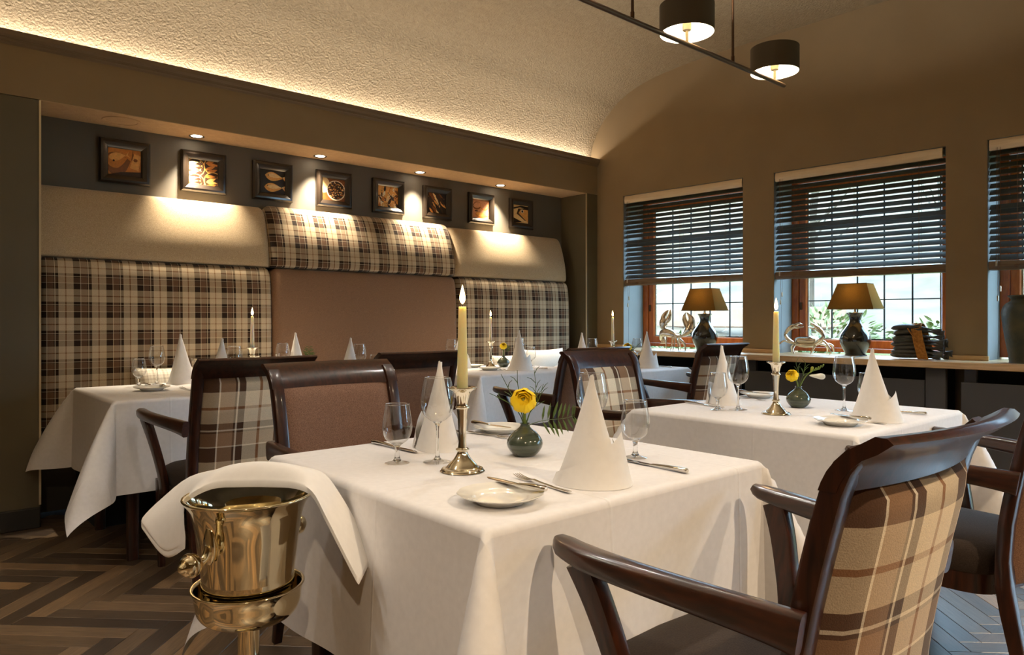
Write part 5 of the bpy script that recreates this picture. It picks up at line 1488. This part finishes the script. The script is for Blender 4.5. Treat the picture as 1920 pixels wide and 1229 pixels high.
# ================================================================== wine cooler on its stand
BX, BY = 0.575, 1.475
st = thing('cooler_stand', 'polished pedestal stand holding the ice bucket', 'stand', (BX, BY, 0))
m = MB(); m.lathe(catmull([(0, 0), (0.13, 0), (0.132, 0.006), (0.11, 0.014), (0.05, 0.022), (0.026, 0.034), (0.0215, 0.05)], 4), 36); m.obj('foot', M_['bucket_metal'], st, smooth=50)
m = MB(); m.lathe([(0.0215, 0.04), (0.0215, 0.50)], 24); m.obj('post', M_['bucket_metal'], st, smooth=60)
m = MB(); m.lathe(catmull([(0.0215, 0.495), (0.05, 0.500), (0.085, 0.510), (0.101, 0.530), (0.106, 0.560), (0.110, 0.572), (0.112, 0.575), (0.110, 0.577), (0.104, 0.572), (0.098, 0.535), (0.08, 0.518), (0, 0.515)], 4), 48); m.obj('cup', M_['bucket_metal'], st, smooth=50)
bk = thing('ice_bucket', 'polished champagne bucket with a ball knob, standing in the left foreground', 'ice bucket', (BX, BY, 0.555))
m = MB(); m.lathe(catmull([(0, 0.0), (0.080, 0.0), (0.086, 0.004), (0.0875, 0.012), (0.092, 0.05), (0.098, 0.10), (0.104, 0.145), (0.112, 0.178), (0.124, 0.198), (0.128, 0.203), (0.126, 0.206), (0.121, 0.203), (0.109, 0.180), (0.100, 0.145), (0.090, 0.06), (0.084, 0.012), (0, 0.008)], 4), 56); m.obj('vessel', M_['bucket_metal'], bk, smooth=50)
for sg in (-1, 1):
    Mx = Matrix.Rotation(0 if sg > 0 else math.pi, 4, 'Z') @ Matrix.Rotation(math.radians(26), 4, 'Z')
    m = MB(); m.lathe(catmull([(0, -0.034), (0.008, -0.03), (0.015, -0.01), (0.014, 0.012), (0.008, 0.034), (0, 0.038)], 4), 16, Mx @ Matrix.Translation((0.105, 0, 0.125)) @ Matrix.Scale(0.5, 4, (1, 0, 0))); h = m.obj('escutcheon', M_['bucket_metal'], bk, smooth=60)
    m = MB(); m.tube(catmull([(0.106, 0, 0.128), (0.112, 0, 0.112), (0.122, 0, 0.104), (0.135, 0, 0.104)], 4), [0.008] * 13, 12, Mx); m.obj('knob_arm', M_['bucket_metal'], h, smooth=60)
    m = MB(); m.lathe(catmull([(0, -0.002), (0.009, 0.0), (0.020, 0.010), (0.0235, 0.022), (0.021, 0.024), (0.0195, 0.026), (0.017, 0.034), (0.010, 0.039), (0.008, 0.043), (0.004, 0.047), (0, 0.048)], 3), 24, Mx @ Matrix.Translation((0.130, 0, 0.104)) @ Matrix.Rotation(math.pi / 2, 4, 'Y')); m.obj('knob', M_['bucket_metal'], h, smooth=40)
# folded service cloth over the far rim
dr = MB(); zr = 0.761
def B3(l, d, z): return Vector((BX, BY, 0)) + RIGHT * l + FWD * d + UP * z
#            l (sideways), rear edge (depth,z), crown (depth,z), front edge (depth,z)
cuts = [((-0.243, 0.050, 0.676), (-0.172, 0.000, 0.636), (-0.104, -0.060, 0.672)),
        ((-0.247, 0.055, 0.690), (-0.174, 0.000, 0.646), (-0.104, -0.058, 0.684)),
        ((-0.215, 0.070, 0.726), (-0.162, 0.010, 0.700), (-0.114, -0.042, 0.716)),
        ((-0.162, 0.090, 0.770), (-0.132, 0.035, 0.762), (-0.122, -0.010, 0.750)),
        ((-0.095, 0.110, 0.785), (-0.085, 0.050, 0.794), (-0.085, 0.020, 0.771))]
for l_, r_, c_, f_ in ((-0.030, (0.115, 0.792), (0.060, 0.806), (0.030, 0.773)), (0.030, (0.118, 0.792), (0.062, 0.806), (0.030, 0.773)), (0.090, (0.112, 0.786), (0.052, 0.796), (0.020, 0.772)),
        (0.132, (0.104, 0.772), (0.042, 0.770), (-0.002, 0.760)), (0.166, (0.098, 0.730), (0.034, 0.726), (-0.028, 0.718)), (0.200, (0.095, 0.674), (0.028, 0.670), (-0.042, 0.662)),
        (0.232, (0.092, 0.618), (0.024, 0.612), (-0.050, 0.606)), (0.238, (0.088, 0.606), (0.024, 0.600), (-0.046, 0.596))):
    cuts.append(((l_, *r_), (l_, *c_), (l_, *f_)))
dense = catmull([sum(c, ()) for c in cuts], 4)
rings = []
for c in dense:
    e = catmull([c[0:3], c[3:6], c[6:9]], 6)
    rings.append([B3(l, d_, z_ + 0.006) for l, d_, z_ in e] + [B3(l, d_, z_ - 0.006) for l, d_, z_ in reversed(e)])
dr.loft(rings, True, True)
tag(dr.obj('service_cloth', M_['napkin_white'], None, smooth=60), 'folded white cloth draped over the ice bucket', 'cloth')

# ================================================================== garden outside
g = MB()
def bank(u, v):
    a = -10 + 26 * u; b = 0.45 + 22 * v
    z = -0.15 + (0.0 if b < 2.5 else 0.10 * (b - 2.5) + 0.012 * (b - 2.5) ** 2) + 0.12 * math.sin(a * 1.3 + b) * min(1, b / 4)
    return wpt(a, b, z)
g.grid(lambda u, v: bank(u, v * 0.30), 60, 16)
hb = MB(); hb.grid(lambda u, v: bank(u, 0.30 + v * 0.70), 60, 30)
struct(hb.obj('hillside', M_['hillside'], smooth=60), 'pale brown leaf-strewn hillside beyond the lawn')
struct(g.obj('garden_ground', M_['lawn'], smooth=60), 'sloping green garden bank outside')
bw = MB()
def ridge(u, v):
    a = -16 + 38 * u; b = 22.0 - 1.0 * math.sin(u * 9); return wpt(a, b, 3.0 + v * (3.4 + 1.2 * math.sin(u * 23) + 0.6 * math.sin(u * 57)) )
bw.grid(ridge, 60, 6)
struct(bw.obj('woodland_edge', M_['woodland'], smooth=60), 'pale bare woodland far behind the garden')
def shrub(label, a, b, z0, rx, rz, n, ll, mat, seed):
    rn = random.Random(seed)
    t = thing('shrub', label, 'shrub', wpt(a, b, z0), WROT, 'garden shrubs')
    m = MB()
    for _ in range(n):
        th, ph = rn.uniform(0, 2 * math.pi), math.acos(rn.uniform(-0.2, 1))
        rr = rn.uniform(0.65, 1.0)
        p = Vector((rx * rr * math.sin(ph) * math.cos(th), rx * rr * math.sin(ph) * math.sin(th), max(0.05, rz * 0.35 + rz * 0.65 * rr * math.cos(ph))))
        d = Vector((p.x, p.y, (p.z - rz * 0.3))).normalized() + Vector((rn.uniform(-.6, .6), rn.uniform(-.6, .6), rn.uniform(-.5, .5)))
        leaflet(m, p, d, ll * rn.uniform(0.7, 1.2), ll * 0.16, Vector((rn.uniform(-1, 1), rn.uniform(-1, 1), 0.8)))
    f = m.obj('foliage', M_[mat], t); f['kind'] = 'stuff'
    s = MB()
    for q in range(5):
        an = q * 1.26; s.tube([(0, 0, -0.05), (rx * 0.25 * math.cos(an), rx * 0.25 * math.sin(an), rz * 0.35), (rx * 0.6 * math.cos(an), rx * 0.6 * math.sin(an), rz * 0.7)], [0.02, 0.014, 0.006], 6)
    s.obj('stem', M_['bark'], t)
shrub('glossy leafed shrub outside the window behind the gold lamp shade', 0.75, 2.2, -0.1, 0.75, 1.05, 420, 0.20, 'shrub_leaf', 1)
shrub('glossy leafed shrub outside, left of the lobster figure', -0.9, 3.0, 0.0, 0.8, 0.95, 360, 0.18, 'shrub_leaf', 2)
shrub('pale low shrub outside behind the crab figure', -0.6, 6.5, 0.5, 0.95, 0.8, 420, 0.16, 'hedge_leaf', 3)
shrub('pale low shrub outside behind the lamp between crab and fish', 1.45, 6.0, 0.5, 0.95, 0.62, 420, 0.15, 'hedge_leaf', 4)
shrub('pale low shrub outside behind the fish figure', 3.6, 6.2, 0.4, 1.0, 0.6, 420, 0.15, 'shrub_leaf', 5)
shrub('green shrub outside the right hand window', 4.4, 3.4, -0.1, 0.8, 0.9, 320, 0.18, 'shrub_leaf', 6)
# low brick wall and bare trees
w = MB(); w.cbox(-6.0, -0.2, -0.15, 0.15, 0.0, 0.42, 0.03)
tag(w.obj('garden_wall', M_['garden_brick'], None, loc=wpt(-0.9, 8.6, 0.95), rotz=WROT), 'low pinkish garden wall outside the left window', 'wall')
rn = random.Random(5)
tl = ['bare tree outside the left window', 'bare tree outside, behind the slats of the middle window', 'bare tree outside, right of the gold lamp shade', 'bare tree outside behind the fish figure', 'bare tree outside the right hand window', 'leaning bare tree far outside the left window']
for k, (a, b, h, lean) in enumerate(((-2.4, 10.0, 5.5, 0.3), (-0.3, 12.0, 6.0, -0.4), (1.2, 13.0, 6.0, 0.6), (2.6, 11.0, 5.6, -0.5), (5.0, 9.0, 5.5, 0.2), (-5.2, 13.0, 6.0, 0.7))):
    z0 = -0.15 + 0.10 * (b - 2.5) + 0.012 * (b - 2.5) ** 2
    t = thing('bare_tree', tl[k], 'tree', wpt(a, b, z0 - 0.1), WROT, 'bare trees outside')
    P = catmull([(0, 0, 0), (lean * 0.2, 0, h * 0.35), (lean * 0.7, 0.2, h * 0.7), (lean, 0.3, h)], 5)
    m = MB(); m.tube(P, [0.13 * (1 - 0.85 * i / len(P)) for i in range(len(P))], 8); m.obj('trunk', M_['bark'], t, smooth=60)
    m = MB()
    for q in range(16):
        i = int(len(P) * (0.25 + 0.7 * q / 16)); p = Vector(P[i]); d = Vector((rn.uniform(-1, 1), rn.uniform(-1, 1), rn.uniform(0.2, 0.9)))
        m.tube([p, p + d * 0.6, p + d * 1.1 + Vector((0, 0, 0.3)), p + d * 1.5 + Vector((rn.uniform(-.3, .3), 0, 0.5))], [0.035, 0.022, 0.012, 0.004], 5)
    m.obj('branches', M_['bark'], t)
